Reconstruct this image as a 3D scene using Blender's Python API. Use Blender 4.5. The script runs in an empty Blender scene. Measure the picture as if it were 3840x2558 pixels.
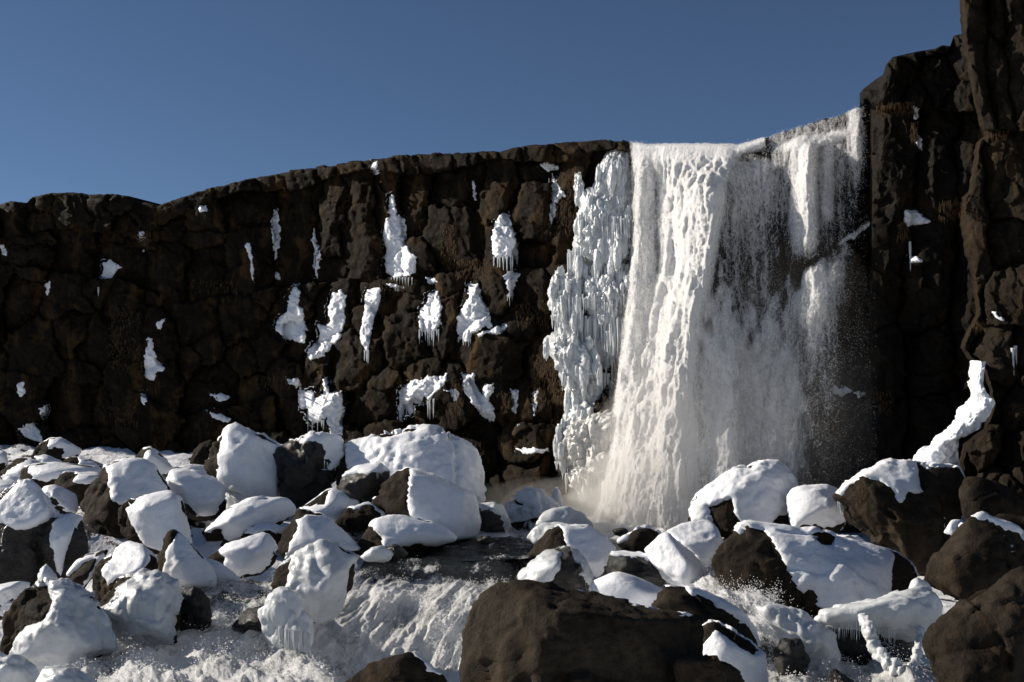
import bpy, bmesh, math, random
import numpy as np
from mathutils import Vector
from mathutils.bvhtree import BVHTree

# ------------------------------------------------------------------ camera, sky, sun, exposure
SC = bpy.context.scene
K = 3840 / 2354.0                       # layout units (2354 wide) -> photograph pixels
FPX, CX, CY, HOR = 4117.0, 1920.0, 1279.0, 1600.0
CAMZ = 3.2
PITCH = math.atan((HOR - CY) / FPX)
cam = bpy.data.cameras.new('camera')
cam.sensor_width = 36.0
cam.lens = FPX / 3840 * 36.0
cam.clip_end = 2000
cam_o = bpy.data.objects.new('camera', cam)
SC.collection.objects.link(cam_o)
cam_o.location = (0, 0, CAMZ)
cam_o.rotation_euler = (math.pi / 2 + PITCH, 0, 0)
SC.camera = cam_o

SUN_EL = math.radians(25.5)
LH = np.array([0.965, -0.26]); LH /= np.linalg.norm(LH)          # way the light travels, horizontally
LDIR = Vector((LH[0] * math.cos(SUN_EL), LH[1] * math.cos(SUN_EL), -math.sin(SUN_EL)))
sun = bpy.data.lights.new('sun', 'SUN')
sun.energy = 5.0
sun.angle = math.radians(0.5)
sun.color = (1.0, 0.91, 0.79)
sun_o = bpy.data.objects.new('sun', sun)
SC.collection.objects.link(sun_o)
sun_o.rotation_euler = LDIR.to_track_quat('-Z', 'Y').to_euler()
sun_o.location = (-40, 40, 60)

W = bpy.data.worlds.new('World'); SC.world = W; W.use_nodes = True
nt = W.node_tree; nt.nodes.clear()
sky = nt.nodes.new('ShaderNodeTexSky'); sky.sky_type = 'NISHITA'; sky.sun_disc = False
sky.sun_elevation = SUN_EL
sky.sun_rotation = math.atan2(-LH[0], -LH[1])
sky.altitude = 2800; sky.air_density = 0.9; sky.dust_density = 0.0; sky.ozone_density = 3.0
bg = nt.nodes.new('ShaderNodeBackground'); bg.inputs[1].default_value = 0.05
wo = nt.nodes.new('ShaderNodeOutputWorld')
nt.links.new(sky.outputs[0], bg.inputs[0]); nt.links.new(bg.outputs[0], wo.inputs[0])

vs = SC.view_settings
vs.view_transform = 'Standard'; vs.look = 'None'; vs.exposure = 0.44; vs.gamma = 1.0; vs.use_curve_mapping = False
cy = SC.cycles
cy.max_bounces = 8; cy.diffuse_bounces = 5; cy.glossy_bounces = 3; cy.transmission_bounces = 4
cy.transparent_max_bounces = 24; cy.volume_bounces = 2
cy.caustics_reflective = False; cy.caustics_refractive = False
cy.sample_clamp_indirect = 4.0
cy.use_denoising = True

COL = SC.collection
rng = np.random.RandomState(11)

# ------------------------------------------------------------------ projection helpers
CA, SA = math.cos(PITCH), math.sin(PITCH)
CAM = np.array([0, 0, CAMZ])


def rays(x, y):
    u = (np.asarray(x, float) * K - CX) / FPX
    v = -(np.asarray(y, float) * K - CY) / FPX
    return np.stack([u, CA - SA * v, SA + CA * v], -1)


def at(x, y, Y):
    d = rays(x, y)
    return CAM + d * (np.asarray(Y, float) / d[..., 1])[..., None]


def proj(P):
    q = P - CAM
    f = q[:, 1] * CA + q[:, 2] * SA
    v = -q[:, 1] * SA + q[:, 2] * CA
    f = np.maximum(f, 0.1)
    return (q[:, 0] / f * FPX + CX) / K, (-v / f * FPX + CY) / K


W0 = np.array([4.0, 38.0]); WU = np.array([0.865, -0.502]); WN = np.array([-0.502, -0.865])


WN2 = np.array([-0.20, -0.98])          # the left part of the cliff turns to face the viewer


def _plane(r, w0, n, d): return (w0 @ n + d) / (r[..., 0] * n[0] + r[..., 1] * n[1])


def _bend():
    r = rays(640.0, 700.0); return (CAM + r * _plane(r, W0, WN, 0.0))[:2]


WB = _bend()


def wall(x, y, d=0.0):
    r = rays(x, y); d = np.asarray(d, float)
    t = np.minimum(_plane(r, W0, WN, d), _plane(r, WB, WN2, d))
    return CAM + r * t[..., None]


# ------------------------------------------------------------------ noise
_rs = np.random.RandomState(5)
PERM = np.tile(_rs.permutation(256), 2)
GR = _rs.normal(size=(256, 3)); GR /= np.linalg.norm(GR, axis=1)[:, None]


def pn(P):
    i = np.floor(P).astype(int); f = P - i; i &= 255
    w = f * f * f * (f * (f * 6 - 15) + 10)
    out = 0
    for dx in (0, 1):
        for dy in (0, 1):
            for dz in (0, 1):
                h = PERM[(PERM[(PERM[(i[:, 0] + dx) & 255] + i[:, 1] + dy) & 255] + i[:, 2] + dz) & 255]
                g = GR[h]
                dot = g[:, 0] * (f[:, 0] - dx) + g[:, 1] * (f[:, 1] - dy) + g[:, 2] * (f[:, 2] - dz)
                wt = (w[:, 0] if dx else 1 - w[:, 0]) * (w[:, 1] if dy else 1 - w[:, 1]) * (w[:, 2] if dz else 1 - w[:, 2])
                out = out + dot * wt
    return out * 1.6


def fbm(P, o=4, gain=0.5):
    a, s, out = 1.0, 1.0, 0
    for k in range(o):
        out = out + a * pn(P * s + 17.3 * k)
        a *= gain; s *= 2.03
    return out


def billow(P, o=3, gain=0.5):
    a, s, out = 1.0, 1.0, 0
    for k in range(o):
        out = out + a * np.abs(pn(P * s + 31.7 * k))
        a *= gain; s *= 2.1
    return out


def facet3(P, size, seed):
    """broken facets: each point takes the tilted plane of its nearest cell"""
    g = P / size; i0 = np.floor(g - 0.5).astype(int)
    best = np.full(len(P), 1e9); val = np.zeros(len(P))
    for a in (0, 1):
        for b in (0, 1):
            for c in (0, 1):
                x, y, z = i0[:, 0] + a, i0[:, 1] + b, i0[:, 2] + c
                h = PERM[(PERM[(PERM[(x + seed) & 255] + y) & 255] + z) & 255]
                dv = g - np.stack([x, y, z], -1) - 0.5 - GR[h] * 0.3
                dd = (dv * dv).sum(1)
                v = GR[(h + 31) & 255, 0] * 0.5 + (GR[(h + 77) & 255] * dv).sum(1) * 0.9
                up = dd < best
                best = np.where(up, dd, best); val = np.where(up, v, val)
    return val


def sst(a, b, x):
    t = np.clip((x - a) / (b - a), 0, 1)
    return t * t * (3 - 2 * t)


def sdf_poly(x, y, poly):
    """signed distance, positive inside"""
    p = np.asarray(poly, float); q = np.roll(p, -1, 0)
    best = np.full(x.shape, 1e18); ins = np.zeros(x.shape, bool)
    for (ax, ay), (bx, by) in zip(p, q):
        ex, ey = bx - ax, by - ay
        t = np.clip(((x - ax) * ex + (y - ay) * ey) / max(ex * ex + ey * ey, 1e-9), 0, 1)
        best = np.minimum(best, (x - ax - t * ex) ** 2 + (y - ay - t * ey) ** 2)
        c = (ay > y) != (by > y)
        xi = ax + (y - ay) * ex / (ey if abs(ey) > 1e-9 else 1e-9)
        ins ^= c & (x < xi)
    d = np.sqrt(best)
    return np.where(ins, d, -d)


# ------------------------------------------------------------------ meshes
def make_mesh(name, V, F, mat, attrs=None, smooth=True):
    F = np.asarray(F, np.int32); V = np.asarray(V, np.float32)
    me = bpy.data.meshes.new(name)
    n = F.shape[1]
    me.vertices.add(len(V)); me.vertices.foreach_set('co', V.ravel())
    me.loops.add(F.size); me.loops.foreach_set('vertex_index', F.ravel())
    me.polygons.add(len(F))
    me.polygons.foreach_set('loop_start', np.arange(0, F.size, n, dtype=np.int32))
    me.polygons.foreach_set('loop_total', np.full(len(F), n, np.int32))
    me.polygons.foreach_set('use_smooth', np.full(len(F), smooth, bool))
    for k, v in (attrs or {}).items():
        a = me.attributes.new(k, 'FLOAT', 'POINT'); a.data.foreach_set('value', np.asarray(v, np.float32))
    me.materials.append(mat)
    me.update()
    return me


def obj(name, me, parent=None, loc=(0, 0, 0)):
    o = bpy.data.objects.new(name, me); COL.objects.link(o); o.location = loc
    if parent is not None:
        o.parent = parent
    return o


def tag(o, label=None, cat=None, group=None, kind=None):
    if label: o['label'] = label
    if cat: o['category'] = cat
    if group: o['group'] = group
    if kind: o['kind'] = kind
    return o


ICO = {}
for s in (2, 3, 4, 5, 6):
    bm = bmesh.new(); bmesh.ops.create_icosphere(bm, subdivisions=s, radius=1.0)
    ICO[s] = (np.array([v.co[:] for v in bm.verts]), np.array([[v.index for v in f.verts] for f in bm.faces]))
    bm.free()


def vnormals(V, F):
    a, b, c = V[F[:, 0]], V[F[:, 1]], V[F[:, 2]]
    n = np.cross(b - a, c - a); N = np.zeros_like(V)
    for k in range(3):
        np.add.at(N, F[:, k], n)
    return N / np.maximum(np.linalg.norm(N, axis=1), 1e-9)[:, None]


def hull_planes(P):
    bm = bmesh.new()
    for p in P: bm.verts.new(p)
    bmesh.ops.convex_hull(bm, input=bm.verts[:])
    bm.normal_update()
    pl = []
    for f in bm.faces:
        if f.calc_area() < 1e-7: continue
        n = np.array(f.normal[:]); d = n @ np.array(f.verts[0].co[:])
        if not any(n @ m > 0.985 for m, _ in pl): pl.append((n, d))
    hv = np.array([v.co[:] for v in bm.verts if v.link_faces])
    bm.free()
    return np.array([a for a, _ in pl]), np.array([b for _, b in pl]), hv


def radial(P, sub, p=14.0, cuts=0, rs=None, lo_cut=0.72, hi_cut=0.93, bias=None):
    """rounded convex body of the points P: centre, unit directions, radii, faces"""
    N, D, hv = hull_planes(P)
    lo, hi = hv.min(0), hv.max(0)
    c = (hv.mean(0) + (lo + hi) / 2) / 2
    d = D - N @ c
    flip = d < 0
    N[flip] *= -1; d[flip] *= -1
    d = np.maximum(d, 0.02)
    e = (hi - lo) / 2
    for _ in range(cuts):       # broken corners and facets
        n = rs.normal(size=3) * np.array([1, 1, 0.8]) + (bias if bias is not None else 0)
        n /= np.linalg.norm(n)
        sup = ((hv - c) @ n).max()
        N = np.vstack([N, n]); d = np.append(d, sup * rs.uniform(lo_cut, hi_cut))
    dirs, F = ICO[sub]
    dirs = dirs * e; dirs /= np.linalg.norm(dirs, axis=1)[:, None]
    q = np.maximum(dirs @ (N / d[:, None]).T, 0)
    r = (q ** p).sum(1) ** (-1.0 / p) * (1 + 0.55 / p)
    return c, dirs, r, F, e


# ------------------------------------------------------------------ materials
def nodes(name):
    m = bpy.data.materials.new(name); m.use_nodes = True
    t = m.node_tree; t.nodes.clear()
    out = t.nodes.new('ShaderNodeOutputMaterial')
    return m, t, out


def nd(t, kind, **kw):
    n = t.nodes.new('ShaderNode' + kind)
    for k, v in kw.items():
        if isinstance(k, str) and hasattr(n, k): setattr(n, k, v)
        else: n.inputs[k.replace('_', ' ')].default_value = v
    return n


def tex(t, pos, scale, detail=6.0, rough=0.6, dist=0.0):
    n = t.nodes.new('ShaderNodeTexNoise')
    n.inputs['Scale'].default_value = scale; n.inputs['Detail'].default_value = detail
    n.inputs['Roughness'].default_value = rough; n.inputs['Distortion'].default_value = dist
    t.links.new(pos, n.inputs['Vector'])
    return n.outputs['Fac']


def ramp(t, fac, stops):
    r = t.nodes.new('ShaderNodeValToRGB')
    el = r.color_ramp.elements
    while len(el) > 1: el.remove(el[-1])
    el[0].position = stops[0][0]; el[0].color = (*stops[0][1], 1)
    for p, c in stops[1:]:
        e = el.new(p); e.color = (*c, 1)
    t.links.new(fac, r.inputs[0])
    return r.outputs[0]


def mathn(t, op, a, b=None, clamp=False):
    n = t.nodes.new('ShaderNodeMath'); n.operation = op; n.use_clamp = clamp
    for i, v in enumerate((a, b)):
        if v is None: continue
        if isinstance(v, (int, float)): n.inputs[i].default_value = v
        else: t.links.new(v, n.inputs[i])
    return n.outputs[0]


def bump(t, h, strength, dist, nrm=None):
    b = t.nodes.new('ShaderNodeBump'); b.inputs['Strength'].default_value = strength; b.inputs['Distance'].default_value = dist
    t.links.new(h, b.inputs['Height'])
    if nrm is not None: t.links.new(nrm, b.inputs['Normal'])
    return b.outputs[0]


def position(t, stretch=None):
    g = t.nodes.new('ShaderNodeNewGeometry').outputs['Position']
    if stretch:
        m = t.nodes.new('ShaderNodeMapping'); m.inputs['Scale'].default_value = stretch
        t.links.new(g, m.inputs['Vector']); return m.outputs[0]
    return g


def rock_mat(name, dark, mid, rust, rustamt, rough, fine=1.0):
    m, t, out = nodes(name)
    pos = position(t)
    big = tex(t, pos, 0.9, 5, 0.6, 0.4); med = tex(t, pos, 5.0, 8, 0.65); fin = tex(t, pos, 34.0, 5, 0.7)
    col = ramp(t, mathn(t, 'ADD', mathn(t, 'MULTIPLY', big, 0.5), mathn(t, 'MULTIPLY', med, 0.5)),
               [(0.36, dark), (0.55, mid), (0.66, tuple(c * 1.6 for c in mid))])
    rm = t.nodes.new('ShaderNodeMapping'); rm.inputs['Scale'].default_value = (1.5, 1.5, 0.6); t.links.new(pos, rm.inputs['Vector'])
    rf = ramp(t, tex(t, rm.outputs[0], 0.8, 6, 0.7, 0.6), [(0.52 , (0, 0, 0)), (0.68, (rustamt,) * 3)])
    mx = t.nodes.new('ShaderNodeMixRGB'); t.links.new(rf, mx.inputs[0]); t.links.new(col, mx.inputs[1]); mx.inputs[2].default_value = (*rust, 1)
    b = t.nodes.new('ShaderNodeBsdfPrincipled')
    t.links.new(mx.outputs[0], b.inputs['Base Color'])
    r = ramp(t, med, [(0.35, (rough * 0.75,) * 3), (0.7, (min(1, rough * 1.2),) * 3)])
    t.links.new(r, b.inputs['Roughness'])
    b.inputs['Specular IOR Level'].default_value = 0.06 if rough > 0.5 else 0.5
    vo = t.nodes.new('ShaderNodeTexVoronoi'); vo.inputs['Scale'].default_value = 16.0; t.links.new(pos, vo.inputs['Vector'])
    pit = ramp(t, vo.outputs['Distance'], [(0.0, (0, 0, 0)), (0.28, (1, 1, 1))])
    pitm = mathn(t, 'MAXIMUM', pit, ramp(t, tex(t, pos, 3.0, 4), [(0.45, (0, 0, 0)), (0.56, (1, 1, 1))]))
    mid2 = tex(t, pos, 14.0, 6, 0.7, 0.3)
    n0 = bump(t, med, 1.0 * fine, 0.11); n1 = bump(t, mid2, 0.8 * fine, 0.045, n0); n1 = bump(t, pitm, 0.5 * fine, 0.02, n1); n2 = bump(t, fin, 0.7 * fine, 0.02, n1)
    t.links.new(n2, b.inputs['Normal'])
    t.links.new(b.outputs[0], out.inputs[0])
    return m


def white_mat(name, col, rough, bscale, bstr, bdist, sss=0.0, trans=0.0, dirt=None):
    m, t, out = nodes(name)
    pos = position(t)
    b = t.nodes.new('ShaderNodeBsdfPrincipled')
    var = ramp(t, tex(t, pos, 2.2, 5, 0.6), [(0.35, tuple(c * (0.9 if not dirt else dirt) for c in col)), (0.62, col)])
    t.links.new(var, b.inputs['Base Color'])
    rr_ = ramp(t, tex(t, pos, 1.7, 4, 0.6), [(0.42, (rough * 0.45,) * 3), (0.58, (rough,) * 3)]); t.links.new(rr_, b.inputs['Roughness'])
    if sss:
        b.inputs['Subsurface Weight'].default_value = sss
        b.inputs['Subsurface Radius'].default_value = (0.05, 0.06, 0.07); b.inputs['Subsurface Scale'].default_value = 1.0
    n1 = bump(t, tex(t, pos, bscale, 5, 0.6), bstr, bdist); n2 = bump(t, tex(t, pos, bscale * 5, 5, 0.75), bstr * 0.9, bdist * 0.35, n1)
    t.links.new(n2, b.inputs['Normal'])
    if trans:
        tr = t.nodes.new('ShaderNodeBsdfTranslucent'); tr.inputs[0].default_value = (*col, 1)
        mx = t.nodes.new('ShaderNodeMixShader'); mx.inputs[0].default_value = trans
        t.links.new(b.outputs[0], mx.inputs[1]); t.links.new(tr.outputs[0], mx.inputs[2]); t.links.new(mx.outputs[0], out.inputs[0])
    else:
        t.links.new(b.outputs[0], out.inputs[0])
    return m


M = {}
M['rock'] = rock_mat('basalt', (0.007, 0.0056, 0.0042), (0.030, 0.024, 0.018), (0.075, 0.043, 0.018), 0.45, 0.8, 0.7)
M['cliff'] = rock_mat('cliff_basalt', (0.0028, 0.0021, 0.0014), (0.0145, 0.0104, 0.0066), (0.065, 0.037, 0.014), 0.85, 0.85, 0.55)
M['cliff_shaded'] = rock_mat('cliff_shaded', (0.003, 0.0025, 0.002), (0.012, 0.0095, 0.007), (0.03, 0.017, 0.007), 0.6, 0.6, 0.6)  # shade on the recess right of the fall, put into a darker rock colour
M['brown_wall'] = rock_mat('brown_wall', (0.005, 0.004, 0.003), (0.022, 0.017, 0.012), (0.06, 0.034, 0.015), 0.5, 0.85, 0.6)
M['brown'] = rock_mat('brown_basalt', (0.0095, 0.0075, 0.0055), (0.037, 0.0295, 0.022), (0.08, 0.048, 0.022), 0.45, 0.85, 0.7)
M['wet'] = rock_mat('wet_basalt', (0.004, 0.0034, 0.0028), (0.016, 0.013, 0.010), (0.03, 0.02, 0.01), 0.3, 0.18, 1.0)
M['snow'] = white_mat('snow', (0.84, 0.86, 0.90), 0.6, 7.0, 0.5, 0.045)
M['ice'] = white_mat('ice', (0.76, 0.79, 0.81), 0.3, 9.0, 0.5, 0.04, trans=0.18, dirt=0.8)
M['warm_ice'] = white_mat('ice_cream', (0.86, 0.85, 0.81), 0.3, 9.0, 0.5, 0.04, trans=0.25, dirt=0.8)

# droplets of white water
m, t, out = nodes('droplet')
d = t.nodes.new('ShaderNodeBsdfPrincipled'); d.inputs['Base Color'].default_value = (0.93, 0.94, 0.95, 1); d.inputs['Roughness'].default_value = 0.3
tr = t.nodes.new('ShaderNodeBsdfTranslucent'); tr.inputs[0].default_value = (0.95, 0.95, 0.95, 1)
mx = t.nodes.new('ShaderNodeMixShader'); mx.inputs[0].default_value = 0.45
t.links.new(d.outputs[0], mx.inputs[1]); t.links.new(tr.outputs[0], mx.inputs[2]); t.links.new(mx.outputs[0], out.inputs[0])
M['drop'] = m


def stream_mat(name):
    """dark glossy water turning to white foam where the attribute foam is high"""
    m, t, out = nodes(name)
    pos = position(t)
    at_ = t.nodes.new('ShaderNodeAttribute'); at_.attribute_name = 'foam'
    al_ = t.nodes.new('ShaderNodeAttribute'); al_.attribute_name = 'along'
    ac_ = t.nodes.new('ShaderNodeAttribute'); ac_.attribute_name = 'across'
    cb_ = t.nodes.new('ShaderNodeCombineXYZ'); t.links.new(ac_.outputs['Fac'], cb_.inputs[0]); t.links.new(mathn(t, 'MULTIPLY', al_.outputs['Fac'], 0.4), cb_.inputs[1])
    n1 = tex(t, cb_.outputs[0], 4.0, 9, 0.74, 0.6); n2 = tex(t, cb_.outputs[0], 19.0, 6, 0.72, 0.4)
    nn = mathn(t, 'ADD', mathn(t, 'MULTIPLY', n1, 0.5), mathn(t, 'MULTIPLY', n2, 0.5))
    f = mathn(t, 'ADD', at_.outputs['Fac'], mathn(t, 'MULTIPLY', mathn(t, 'SUBTRACT', nn, 0.5), 2.6))
    fac = ramp(t, f, [(0.40, (0, 0, 0)), (0.62, (0.55, 0.55, 0.55)), (0.95, (1, 1, 1))])
    wat = t.nodes.new('ShaderNodeBsdfPrincipled'); wat.inputs['Base Color'].default_value = (0.006, 0.010, 0.012, 1)
    wat.inputs['Roughness'].default_value = 0.08; wat.inputs['IOR'].default_value = 1.33
    fo = t.nodes.new('ShaderNodeBsdfPrincipled'); fo.inputs['Base Color'].default_value = (0.94, 0.95, 0.95, 1); fo.inputs['Roughness'].default_value = 0.35
    tr = t.nodes.new('ShaderNodeBsdfTranslucent'); tr.inputs[0].default_value = (0.85, 0.88, 0.88, 1)
    nb = bump(t, n2, 0.9, 0.06, bump(t, n1, 0.9, 0.18))
    for s_ in (wat, fo): t.links.new(nb, s_.inputs['Normal'])
    mf = t.nodes.new('ShaderNodeMixShader'); mf.inputs[0].default_value = 0.15
    t.links.new(fo.outputs[0], mf.inputs[1]); t.links.new(tr.outputs[0], mf.inputs[2])
    mx = t.nodes.new('ShaderNodeMixShader'); t.links.new(fac, mx.inputs[0]); t.links.new(wat.outputs[0], mx.inputs[1]); t.links.new(mf.outputs[0], mx.inputs[2])
    t.links.new(mx.outputs[0], out.inputs[0])
    return m


M['stream'] = stream_mat('stream_water')


def curtain_mat(name, seed):
    """falling white water: lace of strands, open where the attribute flow is low"""
    m, t, out = nodes(name)
    g = t.nodes.new('ShaderNodeNewGeometry').outputs['Position']
    mp = t.nodes.new('ShaderNodeMapping'); mp.inputs['Scale'].default_value = (1, 1, 0.55); mp.inputs['Location'].default_value = (seed, seed * 2, seed * 3)
    t.links.new(g, mp.inputs['Vector'])
    wn = t.nodes.new('ShaderNodeTexNoise'); wn.inputs['Scale'].default_value = 4.0; wn.inputs['Detail'].default_value = 5
    t.links.new(mp.outputs[0], wn.inputs['Vector'])
    ad = t.nodes.new('ShaderNodeVectorMath'); ad.operation = 'MULTIPLY_ADD'; ad.inputs[1].default_value = (0.35, 0.35, 0.35)
    t.links.new(wn.outputs['Color'], ad.inputs[0]); t.links.new(mp.outputs[0], ad.inputs[2])
    def lace(scale):
        v = t.nodes.new('ShaderNodeTexVoronoi'); v.feature = 'DISTANCE_TO_EDGE'; v.inputs['Scale'].default_value = scale
        t.links.new(ad.outputs[0], v.inputs['Vector'])
        return ramp(t, v.outputs['Distance'], [(0.0, (1, 1, 1)), (0.22, (0, 0, 0))])
    l1, l2 = lace(4.5), lace(11.0)
    st = t.nodes.new('ShaderNodeMapping'); st.inputs['Scale'].default_value = (1, 1, 0.12); t.links.new(g, st.inputs['Vector'])
    streak = tex(t, st.outputs[0], 5.0, 6, 0.7)
    at_ = t.nodes.new('ShaderNodeAttribute'); at_.attribute_name = 'flow'
    n = mathn(t, 'ADD', mathn(t, 'MULTIPLY', l1, 0.11), mathn(t, 'MULTIPLY', l2, 0.13))
    n = mathn(t, 'ADD', n, mathn(t, 'MULTIPLY', streak, 0.85))
    n = mathn(t, 'ADD', n, mathn(t, 'MULTIPLY', tex(t, mp.outputs[0], 13, 7, 0.75), 0.42))
    a = mathn(t, 'ADD', n, mathn(t, 'MULTIPLY', at_.outputs['Fac'], 1.5))
    al = ramp(t, mathn(t, 'SUBTRACT', a, 0.98), [(0.06, (0, 0, 0)), (0.5, (1, 1, 1))])
    edge = mathn(t, 'MULTIPLY', al, ramp(t, at_.outputs['Fac'], [(0.02, (0, 0, 0)), (0.15, (1, 1, 1))]))
    fo = t.nodes.new('ShaderNodeBsdfPrincipled'); fo.inputs['Base Color'].default_value = (0.975, 0.975, 0.975, 1); fo.inputs['Roughness'].default_value = 0.35
    nb = bump(t, streak, 0.7, 0.10, bump(t, tex(t, mp.outputs[0], 11, 8, 0.78), 0.8, 0.09)); t.links.new(nb, fo.inputs['Normal'])
    tr = t.nodes.new('ShaderNodeBsdfTranslucent'); tr.inputs[0].default_value = (0.93, 0.93, 0.92, 1); t.links.new(nb, tr.inputs['Normal'])
    mf = t.nodes.new('ShaderNodeMixShader'); mf.inputs[0].default_value = 0.25
    t.links.new(fo.outputs[0], mf.inputs[1]); t.links.new(tr.outputs[0], mf.inputs[2])
    tp = t.nodes.new('ShaderNodeBsdfTransparent')
    mx = t.nodes.new('ShaderNodeMixShader'); t.links.new(edge, mx.inputs[0]); t.links.new(tp.outputs[0], mx.inputs[1]); t.links.new(mf.outputs[0], mx.inputs[2])
    t.links.new(mx.outputs[0], out.inputs[0])
    return m


def grass_mat():
    m, t, out = nodes('dry_grass')
    b = t.nodes.new('ShaderNodeBsdfPrincipled'); b.inputs['Roughness'].default_value = 0.8
    c = ramp(t, tex(t, position(t), 6, 3), [(0.35, (0.05, 0.028, 0.010)), (0.65, (0.16, 0.095, 0.038))])
    t.links.new(c, b.inputs['Base Color'])
    tr = t.nodes.new('ShaderNodeBsdfTranslucent'); t.links.new(c, tr.inputs[0])
    mx = t.nodes.new('ShaderNodeMixShader'); mx.inputs[0].default_value = 0.35
    t.links.new(b.outputs[0], mx.inputs[1]); t.links.new(tr.outputs[0], mx.inputs[2]); t.links.new(mx.outputs[0], out.inputs[0])
    return m


M['grass'] = grass_mat()

# ------------------------------------------------------------------ rocks
STATS = {'tris': 0}
SNOWDIR = np.array([0.50, -0.30, 0.81])


def rock_geo(P, sub, p, size, amp=1.0, kind='rock', cuts=0, bias=None, lo_cut=0.72, hi_cut=0.93):
    rs = np.random.RandomState(int(abs(P[0, 0] * 1713 + P[0, 2] * 977)) % 99991)
    c, dirs, r, F, e = radial(P, sub, p, cuts, rs, lo_cut, hi_cut, bias)
    V0 = c + dirs * r[:, None]
    q = V0 + c * 0.37
    if kind == 'rock':
        low = fbm(q * (1.1 / size), 3) * 0.026 * size
        hi = (np.abs(pn(q * (2.4 / size))) - 0.25) * 0.035 * size + fbm(q * (6.0 / size), 4, 0.6) * 0.016 * size
        crk = np.abs(pn(q * (1.5 / size) + 90)); hi = hi - np.exp(-crk / 0.035) * 0.022 * size
        hi = hi + np.clip(fbm(q * 9.0, 3, 0.6), -0.5, 1) * 0.010
        qw = q + np.stack([pn(q * (3 / size)), pn(q * (3 / size) + 9), pn(q * (3 / size) + 21)], -1) * 0.08 * size
        hi = hi + facet3(qw, 0.42 * size, 5) * 0.05 * size + facet3(qw, 0.16 * size, 60) * 0.018 * size
    elif kind == 'block':
        low = fbm(q * (1.0 / size), 2) * 0.03 * size
        hi = (np.abs(pn(q * (2.2 / size))) - 0.25) * 0.05 * size + (np.abs(pn(q * (6.5 / size))) - 0.25) * 0.018 * size + fbm(q * (14.0 / size), 2) * 0.006 * size
    else:   # ice: cauliflower bulges
        low = fbm(q * (1.2 / size), 2) * 0.07 * size
        b = billow(q * np.array([1, 1, 0.6]) * 2.2, 3, 0.55) - 0.42
        hi = b * 0.16 * min(1.0, size)
    return c, dirs, r, F, low * amp, hi * amp


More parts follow.
